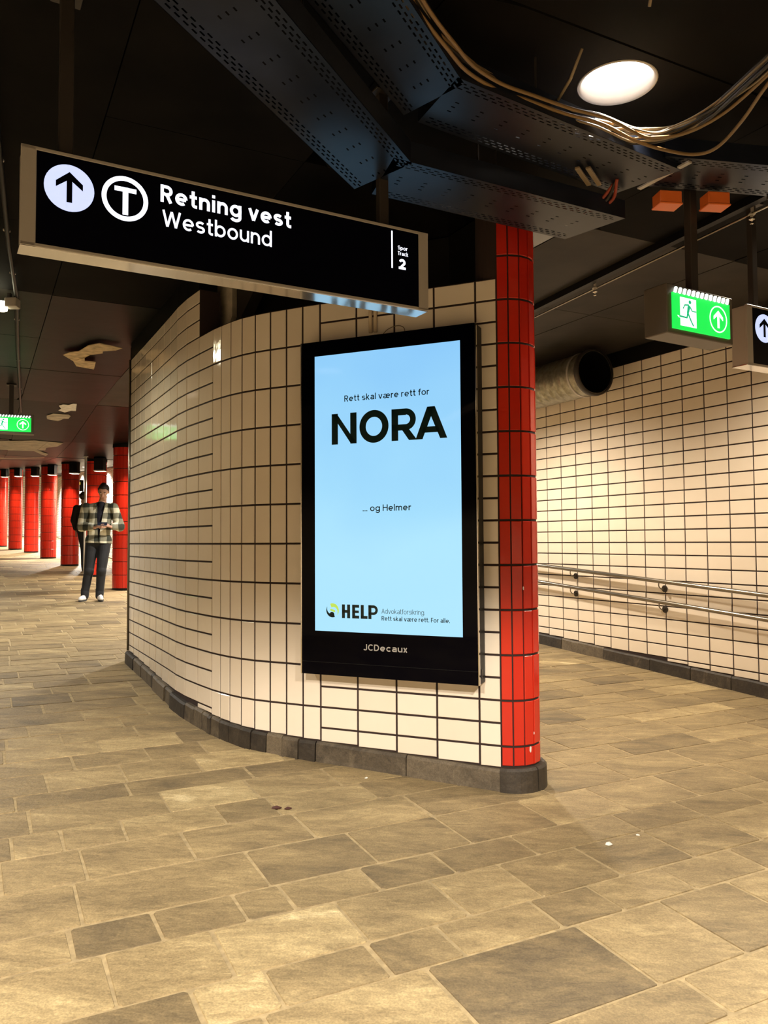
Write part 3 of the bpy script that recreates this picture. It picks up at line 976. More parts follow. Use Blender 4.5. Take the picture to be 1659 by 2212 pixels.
for i, (x, y, w, spread, colr, blend) in enumerate(LAMPS):
    z = ceil_z(x, y)
    d = empty('recessed_downlight', (x, y, z))
    tag(d, LAMP_LABELS[i], 'ceiling lamp', 'recessed round downlights in the dark ceiling')
    bm = bmesh.new(); rr = lathe(bm, [(.163, .115), (.163, .002), (.172, -.004), (.166, -.009), (.156, -.002), (.152, .020), (.150, .075), (.150, .115)], 48)
    for k in range(48): bm.faces.new((rr[-1][k], rr[-1][(k + 1) % 48], rr[0][(k + 1) % 48], rr[0][k]))
    bm_obj('rim', bm, M_rim, d, smooth=True)
    bm = bmesh.new(); rr = lathe(bm, [(.149, .078), (.149, .088)], 48)
    bm.faces.new(rr[0][::-1]); bm.faces.new(rr[1])
    bm_obj('diffuser', bm, M_glow, d)
    li = bpy.data.lights.new('lamp_light', 'SPOT')
    li.shadow_soft_size = .10; li.energy = w; li.color = colr; li.spot_size = radians(spread); li.spot_blend = blend
    lo = bpy.data.objects.new('lamp_light', li); lo.location = (0, 0, -.02); link(lo, d)

# ------------------------------------------------------------------ advert screen
AX, AY = PL[0][0] + nC.x * .12, PL[0][1] + nC.y * .12
adv = empty('advert_screen', (AX, AY, 0), atan2(uC.y, uC.x))
tag(adv, 'tall black framed digital advert screen showing a light blue poster on the curved tiled wall', 'screen')
x0, x1, z0, z1 = -1.202, -.083, H - .790, H + 1.214
sx0, sx1, sz0, sz1 = -1.106, -.178, H - .531, H + 1.124
bm = bmesh.new(); box(bm, ((x0 + x1) / 2, .062, (z0 + z1) / 2), (x1 - x0 - .006, .100, z1 - z0 - .004), .004)
bm_obj('housing', bm, M_dark, adv)
# black glass front around the lit area
bm = bmesh.new()
for a, b, c, d in ((x0 + .008, sx0, z0, z1), (sx1, x1 - .008, z0, z1), (sx0, sx1, z0, sz0), (sx0, sx1, sz1, z1)):
    box(bm, ((a + b) / 2, .006, (c + d) / 2), (b - a, .012, d - c))
bm_obj('glass_border', bm, M_blackgl, adv)
for xx in (x0 + .004, x1 - .004):
    box_obj('edge_strip', (xx, .003, (z0 + z1) / 2), (.008, .018, z1 - z0), M_chrome, adv, .002)
box_obj('lit_screen', ((sx0 + sx1) / 2, .007, (sz0 + sz1) / 2), (sx1 - sx0, .012, sz1 - sz0), M_screen, adv, 0)
box_obj('bottom_lip', ((x0 + x1) / 2, .003, z0 + .075), (x1 - x0 - .02, .010, .004), M_dark, adv, .001)
box_obj('bracket', (-.25, .10, (z0 + z1) / 2), (.05, .06, 1.7), M_dark, adv, .004)
box_obj('bracket', (-1.0, .10, (z0 + z1) / 2), (.05, .06, 1.7), M_dark, adv, .004)
box_obj('lock', (x1 - .003, .045, z0 + .06), (.008, .02, .05), M_pole, adv, .002)
text_mesh('lettering', 'Rett skal være rett for', -.904, H + .833, .541, .037, M_ink, adv, weight=.135)
text_mesh('lettering', '... og Helmer', -.786, H + .177, .307, .037, M_ink, adv, weight=.135)
text_mesh('lettering', 'Advokatforsikring.', -.668, H - .4155, .267, .028, M_ink2, adv, weight=.085)
text_mesh('lettering', 'Rett skal være rett. For alle.', -.668, H - .4555, .416, .0255, M_ink, adv, weight=.14)
text_mesh('maker_lettering', 'JCDecaux', -.784, H - .632, .274, .036, M_logo, adv, weight=.15)


def letters(name, parts, mat, parent, y0=-.0016, y1=-.0002):
    bm = bmesh.new()
    for p in parts:
        if p[0] == 'ring': ring_plate(bm, *p[1:5], y0, y1, *p[5:])
        else: plate(bm, p, y0, y1)
    return bm_obj(name, bm, mat, parent)


# NORA, heavy geometric capitals
zb, zt = H + .580, H + .764
nx = lambda u: -.989 + u
Wd = .041
parts = [[(nx(0), zb), (nx(Wd), zb), (nx(Wd), zt), (nx(0), zt)],
         [(nx(.124), zb), (nx(.165), zb), (nx(.165), zt), (nx(.124), zt)],
         [(nx(0), zt), (nx(.034), zt), (nx(.165), zb), (nx(.128), zb)]]
letters('lettering', parts, M_ink, adv)
bm = bmesh.new()
n = 48
V = []
ox, oz = -.711, (zb + zt) / 2 + .001
for i in range(n):
    a = 2 * pi * i / n
    V.append([bm.verts.new((ox + rx * cos(a), y, oz + rz_ * sin(a))) for rx, rz_, y in ((.053, .056, -.0016), (.0935, .0965, -.0016), (.0935, .0965, -.0002), (.053, .056, -.0002))])
for i in range(n):
    for k in range(4): bm.faces.new((V[i][k], V[i][(k + 1) % 4], V[(i + 1) % n][(k + 1) % 4], V[(i + 1) % n][k]))
bm_obj('lettering', bm, M_ink, adv)
rx0 = -.598
parts = [[(rx0, zb), (rx0 + Wd, zb), (rx0 + Wd, zt), (rx0, zt)],
         [(rx0, zt - .038), (rx0 + .09, zt - .038), (rx0 + .09, zt), (rx0, zt)],
         [(rx0, zb + .058), (rx0 + .09, zb + .058), (rx0 + .09, zb + .093), (rx0, zb + .093)],
         ('ring', rx0 + .088, zb + .121, .028, .063, -pi / 2, pi / 2, 24),
         [(rx0 + .055, zb + .075), (rx0 + .10, zb + .075), (rx0 + .157, zb), (rx0 + .108, zb)]]
letters('lettering', parts, M_ink, adv)
ax = -.449
parts = [[(ax, zb), (ax + .042, zb), (ax + .118, zt), (ax + .072, zt)],
         [(ax + .149, zb), (ax + .191, zb), (ax + .118, zt), (ax + .072, zt)],
         [(ax + .035, zb + .036), (ax + .156, zb + .036), (ax + .142, zb + .070), (ax + .049, zb + .070)]]
letters('lettering', parts, M_ink, adv)
# HELP
hb, ht = H - .450, H - .370
hx = -.924; w_ = .019
bar = lambda a, b, c, d: [(a, c), (b, c), (b, d), (a, d)]
P_ = [bar(hx, hx + w_, hb, ht), bar(hx + .034, hx + .034 + w_, hb, ht), bar(hx, hx + .05, hb + .031, hb + .048)]
e = hx + .067
P_ += [bar(e, e + w_, hb, ht), bar(e, e + .045, hb, hb + .017), bar(e, e + .043, hb + .032, hb + .047), bar(e, e + .045, ht - .017, ht)]
l_ = hx + .123
P_ += [bar(l_, l_ + w_, hb, ht), bar(l_, l_ + .043, hb, hb + .017)]
p_ = hx + .172
P_ += [bar(p_, p_ + w_, hb, ht), bar(p_, p_ + .034, ht - .016, ht), bar(p_, p_ + .034, hb + .024, hb + .039), ('ring', p_ + .032, hb + .052, .013, .028, -pi / 2, pi / 2, 20)]
letters('lettering', P_, M_ink, adv)
lc = (-.987, H - .407)
bm = bmesh.new(); ring_plate(bm, *lc, lambda u: .041 - .024 * min(1, u * 1.1), .0415, -.0016, -.0002, radians(150), radians(292), 28)
bm_obj('emblem', bm, M_ink, adv)
bm = bmesh.new(); ring_plate(bm, lc[0] - .004, lc[1] - .0245, 0.0, .0155, -.0016, -.0002, 0, 2 * pi, 20)
bm_obj('emblem', bm, M_ink, adv)
bm = bmesh.new(); ring_plate(bm, *lc, lambda u: .017 + .023 * u ** 1.3, .0415, -.0016, -.0002, radians(112), radians(-38), 28)
bm_obj('emblem', bm, M_lime, adv)
bm = bmesh.new(); plate(bm, [(lc[0] - .016, lc[1] + .006), (lc[0] - .013, lc[1] - .003), (lc[0] + .014, lc[1] - .011), (lc[0] + .018, lc[1] - .004), (lc[0] + .016, lc[1] + .001), (lc[0] - .010, lc[1] + .010)], -.0016, -.0002)
bm_obj('emblem', bm, M_lime, adv)

# two surface conduits down to the screen, and a loop of wire
wall_off = .12


def on_front(xl, out, z):      # xl measured like the screen's local x
    p = Vector((PL[0][0], PL[0][1], 0)) + uC * xl + nC * out
    return Vector((p.x, p.y, H + z))


for i, xl in enumerate((-.780, -.748)):
    c_ = tube_obj('surface_conduit', [on_front(xl, .012, 1.26), on_front(xl, .012, 1.60)], .011, M_plain)
    tag(c_, ('left of the two beige conduits running down into the top of the advert screen', 'right of the two beige conduits running down into the top of the advert screen')[i], 'conduit', 'beige conduits above the advert screen')
w = tube_obj('wire_loop', cat_rom([on_front(-.79, .02, 1.215), on_front(-.72, .02, 1.222), on_front(-.66, .03, 1.262), on_front(-.60, .03, 1.278), on_front(-.56, .02, 1.265), on_front(-.55, .02, 1.215)], 6), .0025, M_cab2)
tag(w, 'thin pale wire arching out above the top edge of the advert screen', 'wire')

# ------------------------------------------------------------------ hanging signs
def pole(name_parent, lx, ztop, ly=.045, wdt=.048, z0_=0):
    bm = bmesh.new(); box(bm, (lx, ly, (z0_ + ztop) / 2), (wdt, wdt * .8, ztop - z0_), .003)
    bm_obj('hanger', bm, M_pole, name_parent)
    bm = bmesh.new(); box(bm, (lx, ly, ztop - .006), (wdt * 2.2, wdt * 2.2, .012), .002)
    bm_obj('ceiling_plate', bm, M_pole, name_parent)


def arrow_bars(cx, cz, s):
    """straight up arrow made of a stem and two arms, s = half height"""
    w_ = s * .17
    return [[(cx - w_, cz - s), (cx + w_, cz - s), (cx + w_, cz + s * .62), (cx - w_, cz + s * .62)],
            [(cx, cz + s), (cx, cz + s * .52), (cx - s * .82, cz - s * .10), (cx - s * .82, cz + s * .30)],
            [(cx, cz + s), (cx + s * .82, cz + s * .30), (cx + s * .82, cz - s * .10), (cx, cz + s * .52)]]


def track_sign(name, loc, ang, L, label, full=True):
    s = empty(name, loc, ang); tag(s, label, 'sign', 'lit black direction signs hanging from the ceiling')
    hh = .165
    T = .10
    bm = bmesh.new(); box(bm, (L / 2, T / 2 + .004, 0), (L + .09, T - .006, 2 * hh + .018), .002); bm_obj('housing', bm, M_alu, s)
    box_obj('face', (L / 2, .0, 0), (L, .012, 2 * hh), M_panel, s, .001)
    for xa in (-.025, L + .025): box_obj('end_profile', (xa, .0, 0), (.05, .016, 2 * hh + .024), M_alu, s, .002)
    box_obj('top_profile', (L / 2, -.001, hh + .006), (L + .10, .014, .012), M_alu, s, .001)
    box_obj('bottom_profile', (L / 2, -.001, -hh - .006), (L + .10, .014, .012), M_alu, s, .001)
    box_obj('underside', (L / 2, T / 2, -hh - .010), (L + .10, T, .006), M_under, s, .001)
    f = -.0066
    bm = bmesh.new(); plate(bm, disc_pts(.108, .052, .084), f - .001, f + .0003); bm_obj('arrow_disc', bm, M_sgnd, s)
    letters('arrow', arrow_bars(.108, .055, .055), M_panel, s, f - .002, f - .0008)
    if full:
        bm = bmesh.new(); ring_plate(bm, .300, .055, .066, .083, f - .001, f + .0003); bm_obj('metro_ring', bm, M_sgnw, s)
        letters('metro_letter', [bar(.262, .340, .080, .097), bar(.291, .311, -.005, .097)], M_sgnw, s, f - .001, f + .0003)
        text_mesh('lettering', 'Retning vest', .428, .072, .529, .066, M_sgnw, s, y=f - .001, weight=.178)
        text_mesh('lettering', 'Westbound', .436, -.021, .437, .064, M_sgnw, s, y=f - .001, weight=.135)
        letters('divider', [bar(1.430, 1.437, -.011, .154)], M_sgnw, s, f - .001, f + .0003)
        text_mesh('lettering', 'Spor', 1.463, .077, .050, .0175, M_sgnw, s, y=f - .001, weight=.16)
        text_mesh('lettering', 'Track', 1.463, .052, .053, .0175, M_sgnw, s, y=f - .001, weight=.16)
        text_mesh('lettering', '2', 1.467, -.009, .036, .045, M_sgnw, s, y=f - .001, weight=.2)
    return s


A1 = (-1.209, 2.697); B1 = (.158, 3.472)
s1 = track_sign('direction_sign', (A1[0], A1[1], H + 1.208), atan2(B1[1] - A1[1], B1[0] - A1[0]), 1.571,
                'large black westbound sign with lit arrow and metro symbol before the curved wall')
pole(s1, .10, 2.0 - 1.208, z0_=.17)
pole(s1, 1.415, 2.0 - 1.208, z0_=.17, wdt=.046)
s2 = track_sign('direction_sign', (2.150, 4.541, H + 1.189), atan2(B1[1] - A1[1], B1[0] - A1[0]), 1.571,
                'black hanging sign at the right edge showing only its lit arrow disc', full=False)
pole(s2, .085, 2.0 - 1.189, z0_=.17, wdt=.046)


def exit_sign(loc, ang, label, ztop, polex=.21):
    s = empty('exit_sign', loc, ang); tag(s, label, 'sign', 'lit green emergency exit signs')
    W, hh, T = .44, .10, .14
    box_obj('housing', (W / 2, T / 2 + .004, -.004), (W + .07, T, 2 * hh + .045), M_exit, s, .004)
    box_obj('lit_panel', (W / 2, .001, -.012), (W, .012, 2 * hh - .022), M_green, s, .001)
    f = -.0052
    # ribbed light strip on top
    for k in range(13):
        x = .02 + k * (W - .04) / 12
        bm = bmesh.new()
        tube(bm, [(x - .008, f - .004, hh - .022), (x + .008, f + .004, hh + .002)], .0085, 8)
        bm_obj('light_rib', bm, M_greenw, s, smooth=True)
    # door
    dx0, dx1, dz0, dz1 = .052, .172, -.082, .060
    letters('exit_door', [bar(dx0, dx1, dz0, dz1), [(dx0 - .022, -.034), (dx0, -.034), (dx0, -.044), (dx0 - .012, -.044)]], M_greenw, s, f - .001, f + .0002)
    cx, cz = .118, -.005
    P_ = []
    bm = bmesh.new(); plate(bm, disc_pts(cx + .006, cz + .047, .0095, 18), f - .002, f - .0008); bm_obj('figure_head', bm, M_greend, s)

    def limb(a, b, w0, w1=None):
        w1 = w0 if w1 is None else w1
        d = Vector((b[0] - a[0], b[1] - a[1])); n_ = Vector((-d.y, d.x)).normalized()
        return [(a[0] + n_.x * w0, a[1] + n_.y * w0), (b[0] + n_.x * w1, b[1] + n_.y * w1), (b[0] - n_.x * w1, b[1] - n_.y * w1), (a[0] - n_.x * w0, a[1] - n_.y * w0)]
    pts = [limb((cx, cz + .030), (cx - .012, cz - .012), .010, .007), limb((cx - .002, cz + .032), (cx - .034, cz + .028), .0035), limb((cx - .034, cz + .028), (cx - .046, cz + .008), .003),
           limb((cx + .004, cz + .026), (cx + .022, cz + .004), .0035), limb((cx + .022, cz + .004), (dx1 - .002, cz + .004), .003),
           limb((cx - .012, cz - .008), (cx - .018, cz - .034), .0045), limb((cx - .016, cz - .034), (dx0 - .010, cz - .032), .004),
           limb((cx - .010, cz - .010), (cx + .012, cz - .046), .0045), limb((cx + .012, cz - .046), (cx + .030, cz - .070), .004)]
    letters('running_figure', pts, M_greend, s, f - .002, f - .0008)
    bm = bmesh.new(); ring_plate(bm, .345, -.012, .063, .069, f - .001, f + .0002); bm_obj('arrow_ring', bm, M_greenw, s)
    letters('arrow', arrow_bars(.345, -.012, .045), M_greenw, s, f - .001, f + .0002)
    if ztop: pole(s, polex, ztop - loc[2], z0_=.11, wdt=.052)
    return s


exit_sign((1.414, 3.800, H + 1.135), radians(31), 'green running figure exit sign hanging to the right of the red column', H + 2.0)
exit_sign((-4.86, 9.72, H + 1.505), radians(24), 'green exit sign cut by the left edge of the picture', H + 2.0)

# ------------------------------------------------------------------ handrails on the right wall
def rail(name, za, slope, label):
    r = empty(name, (0, 0, 0)); tag(r, label, 'handrail', 'steel handrails on the right wall')
    so = RIGHT_S - .085
    pts = []
    for t in (2.2, 4.5, 7.6, 9.4):
        p = ST(so, t); pts.append((p.x, p.y, H + za + slope * (t - 4.49)))
    bm = bmesh.new(); tube(bm, pts, .021, 16); bm_obj('bar', bm, M_steel, r, smooth=True)
    for t in (3.04, 4.33, 5.62, 6.91, 8.2):
        z = H + za + slope * (t - 4.49)
        bm = bmesh.new()
        a, b, c, d = ST(so, t), ST(so, t), ST(so + .03, t), ST(RIGHT_S - .004, t)
        tube(bm, cat_rom([(a.x, a.y, z - .018), (b.x, b.y, z - .05), (c.x, c.y, z - .078), (d.x, d.y, z - .078)], 5), .006, 8)
        bm_obj('bracket', bm, M_steel, r, smooth=True)
        bm = bmesh.new(); e_ = ST(RIGHT_S - .012, t)
        tube(bm, [(e_.x, e_.y, z - .078), (d.x, d.y, z - .078)], .034, 20); bm_obj('wall_plate', bm, M_pole, r)
    return r


rail('handrail', -.468, .0596, 'upper brushed steel handrail along the cream tiled right wall')
rail('handrail', -.672, .0630, 'lower brushed steel handrail along the cream tiled right wall')

# ------------------------------------------------------------------ perforated cable trays
def tray_piece(parent, a, b, wdt, z, sk0=0.0, sk1=0.0, lip=.09, slots=True):
    """perforated sheet between a and b (plan points); sk shift the end edges so pieces mitre"""
    A, B = Vector((a[0], a[1], 0)), Vector((b[0], b[1], 0))
    u = (B - A).normalized(); L = (B - A).length; v = Vector((-u.y, u.x, 0))
    xs, ys = {0.0, L}, {-wdt / 2, wdt / 2}
    sl, gp = .024, .018
    cells = []
    if slots:
        k = 0; x = .03
        while x + sl < L - .02:
            for side in (-1, 1):
                for r_ in range(3):
                    y = side * (wdt / 2 - .022 - r_ * .016)
                    if r_ == 1: cells.append((x + (sl + gp) / 2, y, sl))
                    else: cells.append((x, y, sl))
            if k % 3 == 1:
                for y in (-.032, 0, .032): cells.append((x, y, sl * .8))
            x += sl + gp; k += 1
    for x, y, s_ in cells: xs |= {round(x, 4), round(x + s_, 4)}; ys |= {round(y - .0035, 4), round(y + .0035, 4)}
    xs, ys = sorted(xs), sorted(ys)
    hole = set()
    for x, y, s_ in cells:
        j = ys.index(round(y - .0035, 4))
        for i in range(len(xs) - 1):
            if xs[i] >= round(x, 4) - 1e-6 and xs[i + 1] <= round(x + s_, 4) + 1e-6: hole.add((i, j))
    bm = bmesh.new()
    g = {}

    def P(i, j):
        if (i, j) not in g:
            x = xs[i]; y = ys[j]
            w_ = x / L
            xx = x + (sk0 * (1 - w_) + sk1 * w_) * (y / (wdt / 2))
            p = A + u * xx + v * y
            g[(i, j)] = bm.verts.new((p.x, p.y, H + z))
        return g[(i, j)]
    for i in range(len(xs) - 1):
        for j in range(len(ys) - 1):
            if (i, j) in hole: continue
            bm.faces.new((P(i, j), P(i, j + 1), P(i + 1, j + 1), P(i + 1, j)))
    for f in bm.faces: f.normal_update()
    bm_obj('perforated_sheet', bm, M_tray, parent, recalc=False)
    for side in (-1, 1):
        y = side * wdt / 2
        p0 = A + u * (sk0 * side) + v * y; p1 = B + u * (sk1 * side) + v * y
        n_ = v * side
        bm = bmesh.new()
        # upright lip with a rolled edge
        prof = [(0, 0), (0, lip), (-.012, lip), (-.012, lip - .006), (-.002, lip - .003), (-.002, 0)]
        r0 = [bm.verts.new((p0.x + n_.x * q, p0.y + n_.y * q, H + z + h_)) for q, h_ in prof]
        r1 = [bm.verts.new((p1.x + n_.x * q, p1.y + n_.y * q, H + z + h_)) for q, h_ in prof]
        for k in range(6): bm.faces.new((r0[k], r0[(k + 1) % 6], r1[(k + 1) % 6], r1[k]))
        bm.faces.new(r0); bm.faces.new(r1[::-1])
        bm_obj('side_lip', bm, M_tray, parent)


def hanger_rod(parent, x, y, z):
    bm = bmesh.new(); tube(bm, [(x, y, H + z), (x, y, ceil_z(x, y))], .005, 6); bm_obj('hanger_rod', bm, M_pole, parent)


t1 = tag(empty('cable_tray', (0, 0, 0)), 'wide perforated metal cable tray under the glowing round lamp, nearest the camera', 'cable tray', 'perforated cable trays below the ceiling')
tray_piece(t1, (-.76, 1.0), (.20, 3.0), .295, 1.72, 0, .05)
tray_piece(t1, (.215, 3.005), (1.275, 3.715), .335, 1.72, .03, -.03)
tray_piece(t1, (1.30, 3.66), (3.0, 3.98), .30, 1.745, .04, 0)
bm = bmesh.new(); plate(bm, [(-.155, -.012), (.155, -.012), (.155, .012), (-.155, .012)], -.004, .004)
o = bm_obj('joint_plate', bm, M_alu, t1); o.location = (1.335, 3.66, H + 1.725); o.rotation_euler = (radians(90), 0, radians(-62))
for x, y in ((.0, 2.45), (.7, 3.33), (1.9, 3.78), (2.7, 3.92)):
    for dx in (-.16, .16): hanger_rod(t1, x + dx * .4, y + (.158 if dx > 0 else -.158), 1.73)
t2 = tag(empty('cable_tray', (0, 0, 0)), 'lower perforated cable tray running over the head of the red column', 'cable tray', 'perforated cable trays below the ceiling')
tray_piece(t2, (-.95, 1.2), (.0, 3.39), .33, 1.60, 0, .06)
tray_piece(t2, (.0, 3.39), (1.09, 3.985), .35, 1.60, .04, -.04)
for x, y in ((-.35, 2.6), (.5, 3.66)):
    for dx in (-.16, .16): hanger_rod(t2, x + dx * .4, y + (.158 if dx > 0 else -.158), 1.61)
w_ = tube_obj('cable', cat_rom([(-.35, 2.35, H + 1.70), (-.1, 2.95, H + 1.70), (-.03, 3.12, H + 1.71), (.06, 3.25, H + 1.70), (.16, 3.32, H + 1.69), (.30, 3.41, H + 1.695), (.48, 3.52, H + 1.70), (.70, 3.65, H + 1.69), (.95, 3.78, H + 1.695), (1.1, 3.9, H + 1.70)], 5), .009, M_cab4)
tag(w_, 'orange cable lying along the upper edge of the lower cable tray', 'cable')
for k in range(3):
    pts = cat_rom([(.62 + .04 * k, 3.60 + .03 * k, H + 1.66), (.80, 3.74 + .03 * k, H + 1.635 + .01 * k), (.95, 3.80 + .03 * k, H + 1.625), (1.06 + .03 * k, 3.80, H + 1.66), (1.12, 3.72 - .02 * k, H + 1.72)], 6)
    o = tube_obj('cable', pts, .008, (M_cab4, M_cab3, M_cab4)[k])
    tag(o, ('orange cable looping over the open end of the lower tray, outermost', 'black cable looping over the open end of the lower tray', 'orange cable looping over the open end of the lower tray, innermost')[k], 'cable', 'loose cables at the end of the lower tray')
for k, (p, q) in enumerate((((.88, 3.56, 1.69), (1.00, 3.66, 1.72)), ((.93, 3.56, 1.70), (1.05, 3.66, 1.72)))):
    o = box_obj('support_bar', ((p[0] + q[0]) / 2, (p[1] + q[1]) / 2, H + 1.70), (.20, .022, .012), M_cab2, None, .002, rot=Matrix.Rotation(radians(60), 3, 'Z'))
    tag(o, ('left of the two pale bars bridging the cable trays', 'right of the two pale bars bridging the cable trays')[k], 'bar', 'pale bars between the cable trays')

# sagging cables along the front of the near tray
BA = [(-.62, 1.0), (-.28, 1.6), (.0, 2.2), (.091, 2.43), (.125, 2.527), (.187, 2.656), (.27, 2.773), (.377, 2.899), (.501, 3.016), (.653, 3.139), (.83, 3.246), (1.026, 3.311), (1.161, 3.358), (1.257, 3.344), (1.331, 3.277), (1.393, 3.146), (1.444, 2.866), (1.50, 2.5), (1.55, 1.8), (1.56, 1.0)]
BB = [(-.64, 1.0), (-.30, 1.6), (-.01, 2.17), (.079, 2.395), (.115, 2.481), (.166, 2.584), (.231, 2.71), (.309, 2.834), (.437, 2.954), (.579, 3.051), (.75, 3.155), (.92, 3.221), (1.095, 3.344), (1.245, 3.426), (1.409, 3.478), (1.489, 3.421), (1.499, 3.216), (1.479, 2.939), (1.48, 2.5), (1.52, 1.8), (1.53, 1.0)]
BC = [(1.58, 1.0), (1.56, 1.8), (1.50, 2.5), (1.449, 2.877), (1.415, 3.029), (1.361, 3.162), (1.288, 3.269), (1.196, 3.344), (1.038, 3.289), (.884, 3.302), (.691, 3.233), (.49, 3.068), (.345, 2.925), (.224, 2.728), (.115, 2.487), (.01, 2.2), (-.27, 1.6), (-.60, 1.0)]


def cab(pts, z, dx, dy, dz, r, mat, label, group):
    ph = random.uniform(0, 6)
    P_ = [(x + dx + .006 * sin(i * 1.3 + ph), y + dy + .006 * cos(i * 1.7 + ph), H + z + dz + .008 * sin(i * .9 + ph)) for i, (x, y) in enumerate(pts)]
    o = tube_obj('cable', cat_rom(P_, 6), r, mat, seg=7)
    tag(o, label, 'cable', group)


G = 'cables bundled along the near cable tray'
cab(BA, 1.78, 0, 0, 0, .0075, M_cab1, 'tan cable at the front of the bundle sagging past the round lamp', G)
cab(BB, 1.74, 0, 0, 0, .0075, M_cab1, 'tan cable hanging in the lowest loop at the upper right', G)
THIN = ['thick dark cable low in the bundle by the near tray', 'thin pale strand highest in the bundle by the near tray', 'thin tan strand in the middle of the bundle by the near tray',
        'dark strand along the outside of the bundle by the near tray', 'pale strand crossing under the round lamp', 'dark strand resting on the near tray lip', 'second tan strand in the bundle by the near tray',
        'dark strand hanging lowest behind the pale ones', 'thin pale strand closest to the tray slots']
for k in range(9):
    dx = random.uniform(-.035, .03); 
    cab(BA if k % 2 else BB[:13] + BA[12:], 1.77, dx, -dx * .8 + random.uniform(-.02, .02), random.uniform(-.03, .02), random.choice((.004, .0055, .0075)),
        (M_cab2, M_cab3, M_cab1, M_cab3, M_cab2, M_cab3)[k % 6], THIN[k], G)
for k in range(3):
    cab(BC, 1.76, -.012 * k, .014 * k, .012 * k, .0045, (M_cab2, M_cab3, M_cab1)[k], ('pale outer cable bowing up at the right edge above the exit sign', 'dark middle cable bowing up at the right edge above the exit sign', 'tan inner cable bowing up at the right edge above the exit sign')[k], 'cables curving up at the right edge')
o = tube_obj('cable_end', [(.776, 2.963, H + 1.90), (.75, 3.05, H + 1.83), (.721, 3.143, H + 1.80)], .0065, M_cab2); tag(o, 'short stiff pale cable end sticking up beside the round lamp', 'cable')
o = tube_obj('cable_end', [(.965, 2.692, H + 1.995), (.956, 2.725, H + 1.90)], .006, M_cab2); tag(o, 'short pale cable stub at the top edge above the round lamp', 'cable')
for k, (x, y) in enumerate(((1.42, 3.855), (1.665, 3.872))):
    b = empty('junction_box', (x, y, H + 1.66), radians(8)); tag(b, ('darker orange box under the tray, left of the exit sign pole', 'bright orange box under the tray, right of the exit sign pole')[k], 'box', 'orange boxes under the cable tray')
    box_obj('body', (0, 0, .035), (.115, .085, .06), M_orange, b, .004)
    box_obj('cover', (0, 0, .001), (.122, .092, .010), M_orange, b, .003)

# thin pipe with sprinkler heads, under the grey ceiling on the right
def pipe_run(name, pts, r, mat, label, clips, heads=()):
    p = empty(name, (0, 0, 0)); tag(p, label, 'pipe')
    bm = bmesh.new(); tube(bm, [(x, y, z) for x, y, z in pts], r, 12); bm_obj('tube', bm, mat, p, smooth=True)
    for x, y, z in clips:
        bm = bmesh.new(); box(bm, (x, y, (z + ceil_z(x, y)) / 2 + .004), (.012, .03, ceil_z(x, y) - z + .01)); bm_obj('clip', bm, M_alu, p)
        bm = bmesh.new(); box(bm, (x, y, z), (.035, .035, .014), .003); bm_obj('clip_band', bm, M_alu, p)
    for x, y, z in heads:
        bm = bmesh.new(); rr = lathe(bm, [(.001, .02), (.010, .02), (.010, -.01), (.018, -.018), (.018, -.024), (.004, -.03), (.004, -.045), (.016, -.048), (.001, -.052)], 14, (x, y, z)); bm_obj('sprinkler_head', bm, M_chrome, p, smooth=True)
    return p


pv = Vector((2.235 - 1.316, 4.482 - 6.726, 0)).normalized()
q0 = Vector((1.316, 6.726, 0)) - pv * 2.0; q1 = Vector((2.235, 4.482, 0)) + pv * 2.2
pipe_run('sprinkler_pipe', [(q0.x, q0.y, H + 1.93), (q1.x, q1.y, H + 1.93)], .007, M_steel, 'thin shiny sprinkler pipe under the grey ceiling above the right passage',
         [(1.624, 5.947, H + 1.93), (2.195, 4.597, H + 1.93)], [(1.624, 5.947, H + 1.92), (2.195, 4.597, H + 1.92)])
bm = bmesh.new(); box(bm, (0, 0, 0), ((q1 - q0).length, .05, .05)); 
o = bm_obj('cable_channel', bm, M_dark); o.location = ((q0.x + q1.x) / 2 - .055, (q0.y + q1.y) / 2 - .03, H + 1.974); o.rotation_euler = (0, 0, atan2(pv.y, pv.x))
tag(o, 'black channel on the ceiling alongside the thin sprinkler pipe', 'channel')

# conduit with floodlight on the left
cl = [(-1.5, 2.9), (-1.763, 3.509), (-2.45, 5.072), (-2.895, 6.136), (-3.60, 7.67), (-5.387, 11.616)]
pipe_run('ceiling_conduit', [(x, y, H + 1.955) for x, y in cl], .016, M_dark, 'long grey conduit running along the black ceiling at the left edge',
         [(-1.95, 3.93, H + 1.955), (-2.35, 4.84, H + 1.955), (-2.68, 5.62, H + 1.955), (-3.2, 6.8, H + 1.955), (-3.9, 8.33, H + 1.955), (-4.6, 9.88, H + 1.955)])
fl = empty('floodlight', (-2.985, 6.17, H + 1.885)); tag(fl, 'small bright floodlight fixed to the conduit at the left edge', 'lamp')
box_obj('body', (.045, 0, .02), (.09, .09, .075), M_alu, fl, .006)
bm = bmesh.new(); rr = lathe(bm, [(.001, .03), (.05, .03), (.058, 0), (.05, -.035), (.001, -.045)], 20, (-.05, 0, 0)); 
bm_obj('lens', bm, simple('flood_lens', (1, 1, .8), .4, emit=(1.0, .93, .62), es=16), fl, smooth=True)
box_obj('bracket', (.02, 0, .07), (.03, .03, .06), M_pole, fl, .002)
li = bpy.data.lights.new('lamp_light', 'SPOT'); li.spot_size = radians(165); li.spot_blend = .5; li.energy = 60; li.color = (1, .93, .66); li.shadow_soft_size = .06
lo = bpy.data.objects.new('lamp_light', li); lo.location = (-.06, -.0, -.12); link(lo, fl)

